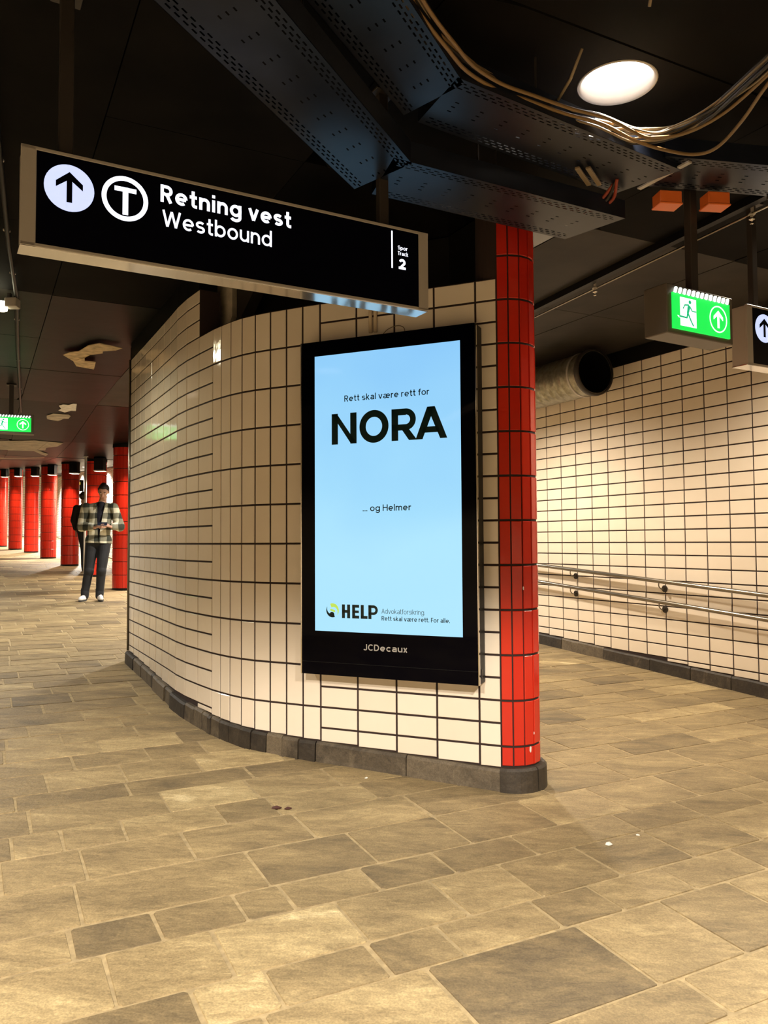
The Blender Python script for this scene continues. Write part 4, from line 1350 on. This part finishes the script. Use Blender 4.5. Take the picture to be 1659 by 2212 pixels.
# ------------------------------------------------------------------ duct
dv = -E2                                                  # axis
du = empty('ventilation_duct', (0, 0, 0)); tag(du, 'large round galvanised ventilation duct with open black end on the right wall', 'duct')
dc = Vector((2.17, 8.0, H + 1.722)); far = dc + E2 * 3.6
ax_ = (far - dc).normalized(); sx = Vector((-ax_.y, ax_.x, 0)).normalized(); sy = Vector((0, 0, 1))


def duct_bm(prof, n=48):
    bm = bmesh.new(); rings = []
    for r, d in prof:
        rings.append([bm.verts.new(dc + ax_ * d + (sx * cos(2 * pi * k / n) + sy * sin(2 * pi * k / n)) * r) for k in range(n)])
    for A, B in zip(rings, rings[1:]):
        for k in range(n): bm.faces.new((A[k], A[(k + 1) % n], B[(k + 1) % n], B[k]))
    return bm


prof = []
for k in range(31):
    prof += [(.226, .05 + k * .115), (.229, .05 + k * .115 + .006), (.226, .05 + k * .115 + .012)]
bm_obj('spiral_tube', duct_bm([(.215, .0), (.226, .0)] + prof), M_galv, du, smooth=True)
bm_obj('dark_inside', duct_bm([(.215, 0), (.213, .9), (.001, .9)]), M_black, du, smooth=True)
bm_obj('end_collar', duct_bm([(.224, -.012), (.240, -.012), (.244, .02), (.240, .05), (.228, .055)]), M_pole, du, smooth=True)
for d in (.15, 1.6, 3.0):
    bm = duct_bm([(.228, d), (.234, d + .004), (.234, d + .026), (.228, d + .03)]); bm_obj('strap', bm, M_alu, du)
    p = dc + ax_ * d
    bm = bmesh.new(); tube(bm, [(p.x, p.y, p.z + .23), (p.x, p.y, ceil_z(p.x, p.y) + .01)], .006, 6); bm_obj('hanger_rod', bm, M_pole, du)

# ------------------------------------------------------------------ peeling ceiling
def flake(name, pts, label, mat, drop=.02, thick=.006, curl=.03, group=None):
    bm = bmesh.new()
    cx_ = sum(p[0] for p in pts) / len(pts); cy_ = sum(p[1] for p in pts) / len(pts)
    f = lambda x, y: ceil_z(x, y) - drop - curl * (0.5 + 0.5 * noise.noise(Vector((x * 3, y * 3, 1))))
    prism(bm, pts, lambda x, y: f(x, y) - thick, f)
    tag(bm_obj(name, bm, mat), label, 'ceiling patch', group)


flake('peeling_plaster', [(-3.34, 8.131), (-3.233, 8.033), (-3.116, 7.977), (-2.928, 7.753), (-2.797, 7.683), (-2.709, 7.758), (-2.63, 7.86), (-2.727, 7.947), (-2.872, 7.983), (-2.907, 8.081), (-3.058, 8.138), (-3.154, 8.238), (-3.21, 8.386), (-3.115, 8.453), (-3.269, 8.815), (-3.402, 8.648), (-3.35, 8.426)],
      'torn tan flap of plaster hanging from the black ceiling by the tiled wall', M_flake)
flake('bare_patch', [(-4.689, 11.291), (-4.60, 11.22), (-4.54, 11.27), (-4.44, 11.18), (-4.394, 11.2), (-4.599, 11.692), (-4.66, 11.66), (-4.796, 11.769), (-4.825, 11.603), (-4.74, 11.5)], 'small white ragged patch, nearer of two on the black ceiling', M_white, .004, .003, .004)
flake('bare_patch', [(-5.154, 11.97), (-5.003, 11.846), (-4.808, 11.938), (-4.82, 12.05), (-4.93, 12.243), (-5.0, 12.24), (-5.17, 12.418), (-5.259, 12.232), (-5.21, 12.1)], 'small grey oval patch, farther of two on the black ceiling', M_conc, .004, .003, .004)
flake('bare_patch', [(-7.266, 14.148), (-6.8, 14.16), (-6.295, 14.126), (-6.125, 14.316), (-5.934, 14.512), (-6.25, 15.026), (-6.585, 15.289), (-6.787, 15.717), (-6.951, 15.709), (-7.026, 16.408), (-7.59, 17.512), (-8.377, 18.451), (-9.533, 19.481), (-9.98, 19.456), (-9.4, 17.2), (-8.4, 15.4)],
      'large grey bare concrete patch of peeled ceiling below the left exit sign', M_conc, .004, .004, .004)

# ------------------------------------------------------------------ red columns down the passage
RCf = .225
ring_me = None


def far_column(x, y, label):
    zf = floor_z(x, y); zc = ceil_z(x, y)
    c = empty('red_column', (x, y, zf)); tag(c, label, 'column', 'row of round red tiled columns')
    bm = bmesh.new(); lathe(bm, [(.001, -.03), (RCf - .007, -.03), (RCf - .007, zc - zf + .01), (.001, zc - zf + .01)], 32); bm_obj('core', bm, M_grout, c)
    bm = bmesh.new(); lathe(bm, [(RCf - .004, 0), (RCf + .002, 0), (RCf + .002, .03), (RCf - .004, .03)], 32); bm_obj('foot_ring', bm, M_dark, c)
    bm = bmesh.new()
    n = 22
    z = .032
    while z < zc - zf - .03:
        h = min(.245, zc - zf - .01 - z)
        for k in range(n):
            a = 2 * pi * (k + .5) / n
            m = Matrix.Translation((cos(a) * RCf, sin(a) * RCf, z + h / 2)) @ Matrix.Rotation(a + pi / 2, 4, 'Z')
            tile_mesh_bm(bm, 2 * RCf * sin(pi / n) - .003, h - .007, d=.008, mtx=m)
        z += .25
    tag(bm_obj('tiles', bm, M_red, c), kind='stuff')
    bm = bmesh.new(); lathe(bm, [(RCf - .01, zc - zf - .06), (RCf + .012, zc - zf - .06), (RCf + .012, zc - zf), (RCf - .01, zc - zf)], 32); bm_obj('cap_ring', bm, M_dark, c)
    return c


FC = [(-4.92, 14.95, 'red tiled column nearest the end of the cream wall'), (-6.53, 17.82, 'red tiled column directly behind the standing man'),
      (-8.36, 20.95, 'red tiled column just left of the standing man'), (-10.16, 23.83, 'fourth red column counting away from the cream wall'),
      (-12.03, 26.85, 'fifth red column counting away from the cream wall'), (-13.35, 28.5, 'slender far red column, second from the left edge'),
      (-14.85, 30.5, 'far red column cut by the left edge of the picture')]
for x, y, lb in FC: far_column(x, y, lb)
SPL = ['beside the column nearest the cream wall', 'above the standing man', 'by the column left of the man', 'by the fourth column', 'by the fifth column', 'by the second column from the left edge', 'by the column at the left edge']
SP = [(-4.50, 14.35), (-6.22, 17.2), (-8.02, 20.35), (-9.80, 23.2), (-11.62, 26.15), (-12.95, 27.8), (-14.4, 29.8)]
for i, ((x, y), lb) in enumerate(zip(SP, SPL)):
    zc = ceil_z(x, y); hgt = .30
    b = empty('box_spotlight', (x, y, zc)); tag(b, 'black box spotlight under the ceiling ' + lb, 'lamp', 'black box spotlights before the red columns')
    bm = bmesh.new()
    for a, c, d in (((-.095, 0), .01, .20), ((.095, 0), .01, .20)): box(bm, (a[0], 0, -hgt / 2), (c, d, hgt))
    for yy in (-.095, .095): box(bm, (0, yy, -hgt / 2), (.18, .01, hgt))
    box(bm, (0, 0, -.01), (.20, .20, .02))
    bm_obj('housing', bm, M_dark, b)
    bm = bmesh.new()
    for xx in (-.1, .1): box(bm, (xx, 0, -hgt), (.014, .214, .02))
    for yy in (-.1, .1): box(bm, (0, yy, -hgt), (.2, .014, .02))
    bm_obj('lower_rim', bm, M_white, b)
    bm = bmesh.new(); rr = lathe(bm, [(.001, -.12), (.07, -.12), (.07, -.13), (.001, -.13)], 20); bm_obj('diffuser', bm, M_glow, b)
    li = bpy.data.lights.new('lamp_light', 'SPOT'); li.energy = 260; li.color = (1, .80, .56); li.spot_size = radians(100); li.spot_blend = .35; li.shadow_soft_size = .05
    lo = bpy.data.objects.new('lamp_light', li); lo.location = (0, 0, -.15)
    tgt = Vector((FC[i][0], FC[i][1], 0)) - Vector((x, y, 0)); tgt.z = -1.9
    lo.rotation_euler = tgt.to_track_quat('-Z', 'Y').to_euler(); link(lo, b)
    

p_ = empty('steel_pole', (-6.46, 17.0, floor_z(-6.46, 17.0))); tag(p_, 'bright thin steel pole from floor to ceiling behind the standing man', 'pole')
hz = ceil_z(-6.46, 17.0) - floor_z(-6.46, 17.0)
bm = bmesh.new(); tube(bm, [(0, 0, 0), (0, 0, hz)], .026, 12); bm_obj('tube', bm, M_polew, p_, smooth=True)
for z in (.008, hz - .008):
    bm = bmesh.new(); tube(bm, [(0, 0, z - .008), (0, 0, z + .008)], .05, 16); bm_obj('flange', bm, M_alu, p_)
# small distant lit sign seen between two columns
sg = empty('distant_sign', (-11.45, 28.9, H + 2.12), radians(27)); tag(sg, 'tiny distant black sign with a yellow mark between two red columns', 'sign')
box_obj('housing', (0, 0, 0), (.75, .1, .42), M_dark, sg, .01)
M_yel = simple('lit_yellow', (.9, .7, .05), .5, emit=(1, .75, .08), es=1.1)
box_obj('yellow_mark', (.1, -.055, .08), (.3, .006, .10), M_yel, sg, .001)
bm = bmesh.new(); plate(bm, disc_pts(.1, -.1, .09, 24), -.058, -.052); bm_obj('white_disc', bm, M_sgnw, sg)
box_obj('hanger', (0, 0, .35), (.05, .05, .30), M_pole, sg, .002)

# ------------------------------------------------------------------ litter on the paving
def litter(x, y, r, mat, name, label):
    bm = bmesh.new()
    n = 7
    pts = [(r * cos(2 * pi * i / n) * random.uniform(.5, 1.1), r * sin(2 * pi * i / n) * random.uniform(.4, 1)) for i in range(n)]
    c0 = bm.verts.new((0, 0, r * .5)); vs = [bm.verts.new((a, b, random.uniform(0, r * .35))) for a, b in pts]; lo_ = [bm.verts.new((a * .9, b * .9, 0)) for a, b in pts]
    for i in range(n):
        bm.faces.new((vs[i], vs[(i + 1) % n], c0)); bm.faces.new((lo_[i], lo_[(i + 1) % n], vs[(i + 1) % n], vs[i]))
    bm.faces.new(lo_[::-1])
    o = bm_obj(name, bm, mat); o.location = (x, y, floor_z(x, y) + .0015); tag(o, label, 'litter')


litter(-.11, 4.56, .014, M_litter, 'paper_scrap', 'white scrap on the floor at the foot of the curved wall')
litter(1.031, 3.704, .022, M_litter, 'paper_scrap', 'crumpled pale scrap on the paving right of the red column, nearer one')
litter(1.202, 3.816, .013, M_litter, 'paper_scrap', 'small white scrap on the paving right of the red column, farther one')
litter(-.555, 4.08, .028, M_leaf, 'dead_leaf', 'small dark dried leaf on the paving in front of the curved wall')
litter(-.50, 4.075, .022, M_leaf, 'dead_leaf', 'smaller dark leaf fragment just right of the dried leaf')
litter(1.455, 3.02, .022, M_leaf, 'dead_leaf', 'dark leaf on the paving cut by the right edge of the picture')

# ------------------------------------------------------------------ people
def blob(bm, p0, p1, r0, r1, flat=1.0, ax=None, n=16, m=5):
    """tapered round-ended limb from p0 to p1; flat squashes it along ax"""
    p0, p1 = Vector(p0), Vector(p1)
    t = p1 - p0
    L = t.length
    t = t.normalized() if L > 1e-6 else Vector((0, 0, 1))
    u = (Vector(ax) if ax else Vector((0, 1, 0)))
    u = (u - t * u.dot(t))
    if u.length < .05: u = Vector((1, 0, 0)) - t * t.x
    u.normalize(); v = t.cross(u)
    rings = []
    for i in range(m + 1):
        a = -pi / 2 + (pi / 2) * i / m
        rings.append((p0 + t * r0 * sin(a), max(r0 * cos(a), 1e-4)))
    for i in range(m + 1):
        a = (pi / 2) * i / m
        rings.append((p1 + t * r1 * sin(a), max(r1 * cos(a), 1e-4)))
    R = [[bm.verts.new(c + (u * cos(2 * pi * k / n) * flat + v * sin(2 * pi * k / n)) * r) for k in range(n)] for c, r in rings]
    for A, B in zip(R, R[1:]):
        for k in range(n): bm.faces.new((A[k], A[(k + 1) % n], B[(k + 1) % n], B[k]))
    bm.faces.new(R[0][::-1]); bm.faces.new(R[-1])


def fused(name, bm, mat, parent, voxel=.008, smooth=3, factor=.5):
    """melt overlapping limbs into one continuous surface"""
    bmesh.ops.recalc_face_normals(bm, faces=bm.faces)
    me = bpy.data.meshes.new('tmp'); bm.to_mesh(me); bm.free()
    o = bpy.data.objects.new('tmp', me); COL.objects.link(o)
    r = o.modifiers.new('r', 'REMESH'); r.mode = 'VOXEL'; r.voxel_size = voxel
    s = o.modifiers.new('s', 'SMOOTH'); s.iterations = smooth; s.factor = factor
    bpy.context.view_layer.update()
    out = bpy.data.meshes.new_from_object(o.evaluated_get(bpy.context.evaluated_depsgraph_get()))
    bpy.data.objects.remove(o); bpy.data.meshes.remove(me)
    for p in out.polygons: p.use_smooth = True
    out.name = name; out.materials.clear()
    return mesh_obj(name, out, mat, parent)


def plaid():
    m, nt, b = mat_new('checked_flannel')
    N, L = nt.nodes, nt.links
    tc = N.new('ShaderNodeTexCoord'); sp = N.new('ShaderNodeSeparateXYZ')
    ns = N.new('ShaderNodeTexNoise'); ns.inputs['Scale'].default_value = 5; L.new(tc.outputs['Object'], ns.inputs['Vector'])
    mm = N.new('ShaderNodeVectorMath'); mm.operation = 'MULTIPLY_ADD'; mm.inputs[1].default_value = (.05, .05, .05)
    L.new(ns.outputs['Color'], mm.inputs[0]); L.new(tc.outputs['Object'], mm.inputs[2]); L.new(mm.outputs[0], sp.inputs[0])

    def band(src, per, ph):
        a = N.new('ShaderNodeMath'); a.operation = 'MULTIPLY_ADD'; a.inputs[1].default_value = 1 / per; a.inputs[2].default_value = ph; L.new(src, a.inputs[0])
        f = N.new('ShaderNodeMath'); f.operation = 'FRACT'; L.new(a.outputs[0], f.inputs[0])
        c = N.new('ShaderNodeMath'); c.operation = 'LESS_THAN'; c.inputs[1].default_value = .5; L.new(f.outputs[0], c.inputs[0]); return c.outputs[0]
    s_ = N.new('ShaderNodeMath'); s_.operation = 'ADD'
    L.new(band(sp.outputs['X'], .185, 10.18), s_.inputs[0]); L.new(band(sp.outputs['Z'], .185, .05), s_.inputs[1])
    h = N.new('ShaderNodeMath'); h.operation = 'MULTIPLY'; h.inputs[1].default_value = .5; L.new(s_.outputs[0], h.inputs[0])
    cr = N.new('ShaderNodeValToRGB'); cr.color_ramp.interpolation = 'CONSTANT'
    e = cr.color_ramp.elements; e[0].position = 0; e[0].color = (.045, .050, .040, 1); e[1].position = .75; e[1].color = (.80, .78, .62, 1)
    x = e.new(.25); x.color = (.24, .235, .175, 1)
    L.new(h.outputs[0], cr.inputs[0]); L.new(cr.outputs[0], b.inputs['Base Color'])
    b.inputs['Roughness'].default_value = .9; b.inputs['Specular IOR Level'].default_value = .15
    return m


M_skin = simple('skin', (0.58, 0.33, 0.24), 0.5, noise_amt=.06, nscale=30)
M_hair = simple('dark_brown_hair', (0.018, 0.010, 0.007), 0.6)
M_plaid = plaid()
M_jean = simple('dark_jeans', (0.009, 0.010, 0.013), 0.75, noise_amt=.35, nscale=9)
M_navy = simple('navy_shirt', (0.010, 0.010, 0.022), 0.8)
M_shoe = simple('white_leather', (0.80, 0.78, 0.75), 0.45)
M_sole = simple('dark_rubber', (0.03, 0.028, 0.026), 0.7)
M_blkc = simple('black_coat', (0.010, 0.009, 0.010), 0.85)
M_phone = simple('phone_case', (0.02, 0.025, 0.045), 0.3)


def person(name, loc, rz, label, coat, trousers, shoes, hair_mat, arms='phone', slim=1.0, open_coat=True):
    """local frame: facing -y, x to the viewer's right; 1.93 m tall"""
    P = empty(name, loc, rz); tag(P, label, 'person')
    # joints
    hipL, hipR = (-.10, .01, .97), (.10, .01, .97)          # L = viewer's left
    off = .07                                            # pelvis sits over the right-hand foot
    hipL = (hipL[0] + off, .02, .98); hipR = (hipR[0] + off, .02, .98)
    kneeL, kneeR = (-.065, -.02, .53), (.135, -.05, .53)
    ankL, ankR = (-.135, .03, .10), (.095, .04, .10)
    pel = (off, .02, 1.02); chest = (off + .02, .01, 1.40); neck = (off + .045, -.005, 1.615)
    shL, shR = (off - .195, .0, 1.535), (off + .235, .0, 1.535)
    if arms == 'phone':
        elL, elR = (off - .265, .02, 1.235), (off + .335, .02, 1.235)
        wrL, wrR = (off - .010, -.240, 1.205), (off + .235, -.235, 1.215)
    else:
        elL, elR = (off - .25, .02, 1.25), (off + .29, .02, 1.25)
        wrL, wrR = (off - .25, -.10, 1.0), (off + .29, -.10, 1.0)
    hd = Vector((off + .085, -.045, 1.785))
    # ---- body (skin), one surface
    bm = bmesh.new()
    blob(bm, pel, (chest[0], chest[1], 1.22), .120, .115, .70); blob(bm, (chest[0], chest[1], 1.22), chest, .120, .140, .62)
    blob(bm, shL, shR, .056, .056, .9); blob(bm, (chest[0], .025, 1.44), neck, .090, .058)
    blob(bm, (neck[0], neck[1] + .01, 1.57), (hd.x - .01, hd.y + .045, 1.71), .062, .058)
    for h_, k_, a_ in ((hipL, kneeL, ankL), (hipR, kneeR, ankR)):
        blob(bm, h_, k_, .088, .056); blob(bm, k_, (k_[0] * .35 + a_[0] * .65 - 0, k_[1] * .35 + a_[1] * .65 + .01, .26), .056, .046); blob(bm, (k_[0] * .35 + a_[0] * .65, k_[1] * .35 + a_[1] * .65 + .01, .26), a_, .046, .036)
        blob(bm, a_, (a_[0], a_[1] - .09, .045), .030, .024, 1.0)
    for s_, e_, w_ in ((shL, elL, wrL), (shR, elR, wrR)):
        blob(bm, s_, e_, .052, .040); blob(bm, e_, w_, .040, .027)
    # head: skull, face, jaw, nose, brow, ears; tilted down
    T = Matrix.Translation(hd) @ Matrix.Rotation(radians(26 if arms == 'phone' else 5), 4, 'X') @ Matrix.Rotation(radians(4), 4, 'Y')
    hp = lambda x, y, z: tuple(T @ Vector((x, y, z)))
    blob(bm, hp(0, .022, .035), hp(0, -.012, .035), .090, .084)
    blob(bm, hp(0, -.030, .01), hp(0, -.040, -.060), .066, .050)
    blob(bm, hp(-.022, -.052, -.092), hp(.022, -.052, -.092), .026, .026)
    blob(bm, hp(0, -.092, .018), hp(0, -.106, -.022), .010, .014)
    blob(bm, hp(-.012, -.090, -.026), hp(.012, -.090, -.026), .010, .010)
    blob(bm, hp(-.036, -.082, .034), hp(.036, -.082, .034), .014, .014)
    blob(bm, hp(-.018, -.088, -.055), hp(.018, -.088, -.055), .0095, .0095)
    blob(bm, hp(-.040, -.060, -.012), hp(-.030, -.070, -.045), .024, .018); blob(bm, hp(.040, -.060, -.012), hp(.030, -.070, -.045), .024, .018)
    for sx_ in (-1, 1): blob(bm, hp(sx_ * .086, .006, .022), hp(sx_ * .084, .002, -.018), .017, .011, .5, (1, 0, 0))
    # hands
    if arms == 'phone':
        for sgn, w_ in ((1, Vector(wrL)), (-1, Vector(wrR))):
            pc = w_ + Vector((sgn * .058, -.035, .012))
            blob(bm, w_, pc, .026, .030, .65, (0, 0, 1))
            for f_ in range(4):
                k = pc + Vector((sgn * .018, -.020 + .004 * f_, .026 - .017 * f_))
                ln = (.034, .040, .038, .030)[f_]
                m1 = k + Vector((sgn * ln, -.020, .002)); m2 = m1 + Vector((sgn * .022, .014, .002)); m3 = m2 + Vector((sgn * .010, .018, .0))
                blob(bm, k, m1, .0095, .0085, n=10, m=3); blob(bm, m1, m2, .0085, .008, n=10, m=3); blob(bm, m2, m3, .008, .007, n=10, m=3)
            th0 = w_ + Vector((sgn * .030, -.012, .030)); th1 = th0 + Vector((sgn * .034, -.016, .022)); th2 = th1 + Vector((sgn * .026, .0, .010))
            blob(bm, th0, th1, .0125, .0105, n=10, m=3); blob(bm, th1, th2, .0105, .0085, n=10, m=3)
    else:
        for w_ in (Vector(wrL), Vector(wrR)):
            pc = w_ + Vector((0, -.02, -.07)); blob(bm, w_, pc, .026, .032, .55, (1, 0, 0))
            for f_ in range(4):
                k = pc + Vector((0, -.028 + .018 * f_, -.022)); m1 = k + Vector((0, -.004, -.040 + abs(f_ - 1.2) * .006)); m2 = m1 + Vector((0, .012, -.030))
                blob(bm, k, m1, .009, .0085, n=10, m=3); blob(bm, m1, m2, .0085, .007, n=10, m=3)
            blob(bm, w_ + Vector((0, -.035, -.03)), w_ + Vector((0, -.062, -.075)), .011, .008, n=10, m=3)
    fused('body', bm, M_skin, P, .0052, 2, .4)
    # ---- hair cap
    bm = bmesh.new()
    blob(bm, hp(0, .036, .055), hp(0, .006, .066), .090, .082)
    blob(bm, hp(0, -.026, .098), hp(0, .02, .104), .050, .062)
    blob(bm, hp(0, .062, .0), hp(0, .05, .05), .050, .06)
    for sx_ in (-1, 1): blob(bm, hp(sx_ * .072, -.012, .020), hp(sx_ * .060, -.02, .07), .016, .03)
    hair = fused('hair', bm, hair_mat, P, .007, 1, .4)
    # ---- face details
    for sx_ in (-1, 1):
        bm = bmesh.new(); blob(bm, hp(sx_ * .046, -.094, .040), hp(sx_ * .020, -.099, .041), .0035, .0045, n=8, m=3); bm_obj('eyebrow', bm, hair_mat, P, smooth=True)
        bm = bmesh.new(); blob(bm, hp(sx_ * .031, -.083, .018), hp(sx_ * .0311, -.083, .018), .0115, .0115, n=12, m=5); e_o = bm_obj('eye', bm, M_shoe, P, smooth=True)
        bm = bmesh.new(); blob(bm, hp(sx_ * .031, -.0925, .015), hp(sx_ * .0311, -.0925, .015), .0050, .0050, n=10, m=4); bm_obj('iris', bm, M_hair, e_o, smooth=True)
    bm = bmesh.new(); blob(bm, hp(-.020, -.096, -.055), hp(.020, -.096, -.055), .0045, .0045, .8, n=8, m=3); bm_obj('lips', bm, simple('lips', (.36, .13, .10), .5), P, smooth=True)
    # ---- trousers
    bm = bmesh.new()
    blob(bm, (pel[0] - .045, .02, 1.0), (pel[0] + .045, .02, 1.0), .135, .135, .85)
    for h_, k_, a_ in ((hipL, kneeL, ankL), (hipR, kneeR, ankR)):
        blob(bm, h_, k_, .110 * slim, .080 * slim); blob(bm, k_, (a_[0], a_[1] + .005, .15), .080 * slim, .064 * slim)
        blob(bm, (k_[0], k_[1] - .01, k_[2] - .03), (k_[0], k_[1], k_[2] - .06), .082 * slim, .076 * slim)
        blob(bm, (a_[0], a_[1] + .005, .18), (a_[0], a_[1] - .004, .115), .068 * slim, .067 * slim)
        blob(bm, (a_[0], a_[1] + .0, .12), (a_[0] - .003, a_[1] - .010, .075), .067 * slim, .064 * slim)
    fused('trousers', bm, trousers, P, .009, 2)
    # ---- shoes
    for a_, tx in ((ankL, -.035), (ankR, .055)):
        bm = bmesh.new()
        A = Vector((a_[0], a_[1] + .035, .058)); Bq = Vector((a_[0] + tx * .5, a_[1] - .09, .050)); Cq = Vector((a_[0] + tx, a_[1] - .185, .044))
        blob(bm, A, Bq, .044, .046, 1, n=14); blob(bm, Bq, Cq, .047, .036, n=14); blob(bm, A + Vector((0, -.02, .02)), A + Vector((tx * .3, -.075, .022)), .042, .034)
        blob(bm, A + Vector((0, -.03, .045)), A + Vector((0, -.055, .035)), .034, .028)
        sh = fused('shoe', bm, shoes, P, .006, 2)
        bm = bmesh.new()
        box(bm, (0, 0, 0), (.01, .01, .01)); bm.free(); bm = bmesh.new()
        n = 20; d = (Cq - A); d.z = 0; dn = d.normalized(); sd = Vector((-dn.y, dn.x, 0))
        pts = []
        for i in range(n):
            a = 2 * pi * i / n
            l_ = cos(a); w_ = sin(a)
            p = A + dn * (d.length / 2 + l_ * (d.length / 2 + .042)) + sd * w_ * (.050 if l_ > 0 else .044) * (1 - .1 * abs(l_))
            pts.append((p.x, p.y))
        prism(bm, pts, 0.0, .024); bm_obj('sole', bm, M_sole, sh)
        for q in (0, 1):
            c_ = A + dn * (.075 + .028 * q)
            for s2 in (-1, 1):
                bm = bmesh.new(); p0_ = c_ + sd * s2 * .0465 + Vector((0, 0, .012)); tube(bm, [p0_ + Vector((0, 0, -.018)) - dn * .008, p0_ + Vector((0, 0, .010)) + dn * .012 - sd * s2 * .010], .006, 6); bm_obj('stripe', bm, M_sole, sh)
    # ---- shirt and jacket
    if open_coat:
        bm = bmesh.new()
        blob(bm, (pel[0], .0, 1.08), (chest[0] + .01, .004, 1.38), .125, .142, .74); blob(bm, (chest[0] + .01, .004, 1.38), (neck[0] + .003, neck[1] - .002, 1.565), .138, .070, .78)
        blob(bm, (neck[0], neck[1], 1.575), (neck[0] + .004, neck[1], 1.60), .070, .066)
        fused('shirt', bm, M_navy, P, .008, 2)
    bm = bmesh.new()
    blob(bm, (pel[0] - .050, .02, .985), (pel[0] + .055, .02, .985), .158, .158, .95)
    blob(bm, (pel[0] - .03, .02, 1.02), (chest[0] - .03, .012, 1.36), .150, .155, .86); blob(bm, (pel[0] + .03, .02, 1.02), (chest[0] + .03, .012, 1.36), .150, .155, .86)
    blob(bm, (chest[0] - .10, .012, 1.47), (chest[0] + .10, .012, 1.47), .100, .100, .95)
    blob(bm, (shL[0] + .02, 0, 1.525), (neck[0] - .05, .012, 1.575), .068, .052); blob(bm, (shR[0] - .02, 0, 1.525), (neck[0] + .05, .012, 1.575), .068, .052)
    for s_, e_, w_ in ((shL, elL, wrL), (shR, elR, wrR)):
        s_, e_, w_ = Vector(s_), Vector(e_), Vector(w_)
        blob(bm, s_, e_, .080, .076); blob(bm, e_, e_ + (w_ - e_) * .82, .078, .052)
        blob(bm, e_ + Vector((0, 0, -.015)), e_ + (w_ - e_) * .3, .080, .066)
    # cut the hem flat and open the front
    jk = fused('jacket', bm, coat, P, .009, 3)
    b2 = bmesh.new(); b2.from_mesh(jk.data)
    r = bmesh.ops.bisect_plane(b2, geom=b2.verts[:] + b2.edges[:] + b2.faces[:], plane_co=(0, 0, .955), plane_no=(0.04, 0, 1), clear_inner=True)
    if open_coat:
        # straight-edged V opening: split the cloth along its two edges first
        cx0 = pel[0] + .020
        for sg in (-1, 1):
            p0_ = Vector((cx0 + sg * .006, 0, 1.02)); p1_ = Vector((cx0 + .030 + sg * .062, 0, 1.60))
            nn = (p1_ - p0_).cross(Vector((0, 1, 0)))
            bmesh.ops.bisect_plane(b2, geom=b2.verts[:] + b2.edges[:] + b2.faces[:], plane_co=p0_, plane_no=nn)
        dele = []
        for f in b2.faces:
            c_ = f.calc_center_median()
            if c_.z > .96:
                q_ = max(0, (c_.z - 1.02) / .58)
                hw = .006 + .056 * q_; cm = cx0 + .030 * q_
                if abs(c_.x - cm) < hw and c_.y < -.03 and c_.y > -.215: dele.append(f)
            if c_.z > 1.60 and (Vector((c_.x, c_.y)) - Vector((neck[0], neck[1]))).length < .060: dele.append(f)
        bmesh.ops.delete(b2, geom=list(set(dele)), context='FACES')
    b2.to_mesh(jk.data); b2.free()
    so = jk.modifiers.new('cloth', 'SOLIDIFY'); so.thickness = .008; so.offset = 0
    for sgn in (-1, 1):
        bm = bmesh.new()
        blob(bm, (neck[0] + sgn * .058, .045, 1.625), (neck[0] + sgn * .085, -.045, 1.585), .022, .030, .5, (sgn, 0, .6)); blob(bm, (neck[0] + sgn * .085, -.045, 1.585), (neck[0] + sgn * .070, -.105, 1.515), .030, .012, .45, (sgn * .3, -1, 0))
        fused('collar', bm, coat, P, .007, 1)
    for w_, e_ in ((wrL, elL), (wrR, elR)):
        w_, e_ = Vector(w_), Vector(e_)
        bm = bmesh.new(); tube(bm, [e_ + (w_ - e_) * .78, e_ + (w_ - e_) * .95], .046, 18); bm_obj('cuff', bm, coat, jk if False else P, smooth=True)
    return P, Vector(wrL), Vector(wrR), off


mz = floor_z(-4.81, 13.01)
man, wl, wr, off_ = person('person', (-4.80, 13.02, mz), radians(10), 'man in cream and olive checked overshirt and white trainers looking down at his phone', M_plaid, M_jean, M_shoe, M_hair)
ph = empty('phone', (0, 0, 0)); tag(ph, 'dark smartphone held in both hands by the man in the checked overshirt', 'phone')
bm = bmesh.new(); box(bm, (0, 0, 0), (.150, .010, .075), .004); b_ = bm_obj('body', bm, M_phone, ph)
bm = bmesh.new(); box(bm, (0, .0056, 0), (.140, .001, .068)); bm_obj('display', bm, simple('phone_display', (.3, .35, .4), .2, emit=(.5, .6, .7), es=.6), ph)
mw = Matrix.Translation(man.location) @ Matrix.Rotation(radians(10), 4, 'Z')
ph.matrix_world = mw @ Matrix.Translation(((wl.x + wr.x) / 2, -.292, 1.262)) @ Matrix.Rotation(radians(-48), 4, 'X')

z2 = floor_z(-7.12, 19.2)
person('person', (-7.20, 19.2, z2), radians(180), 'dark figure in a black coat walking away, half hidden between column and man', M_blkc, M_blkc, M_sole, M_hair, arms='down', open_coat=False)
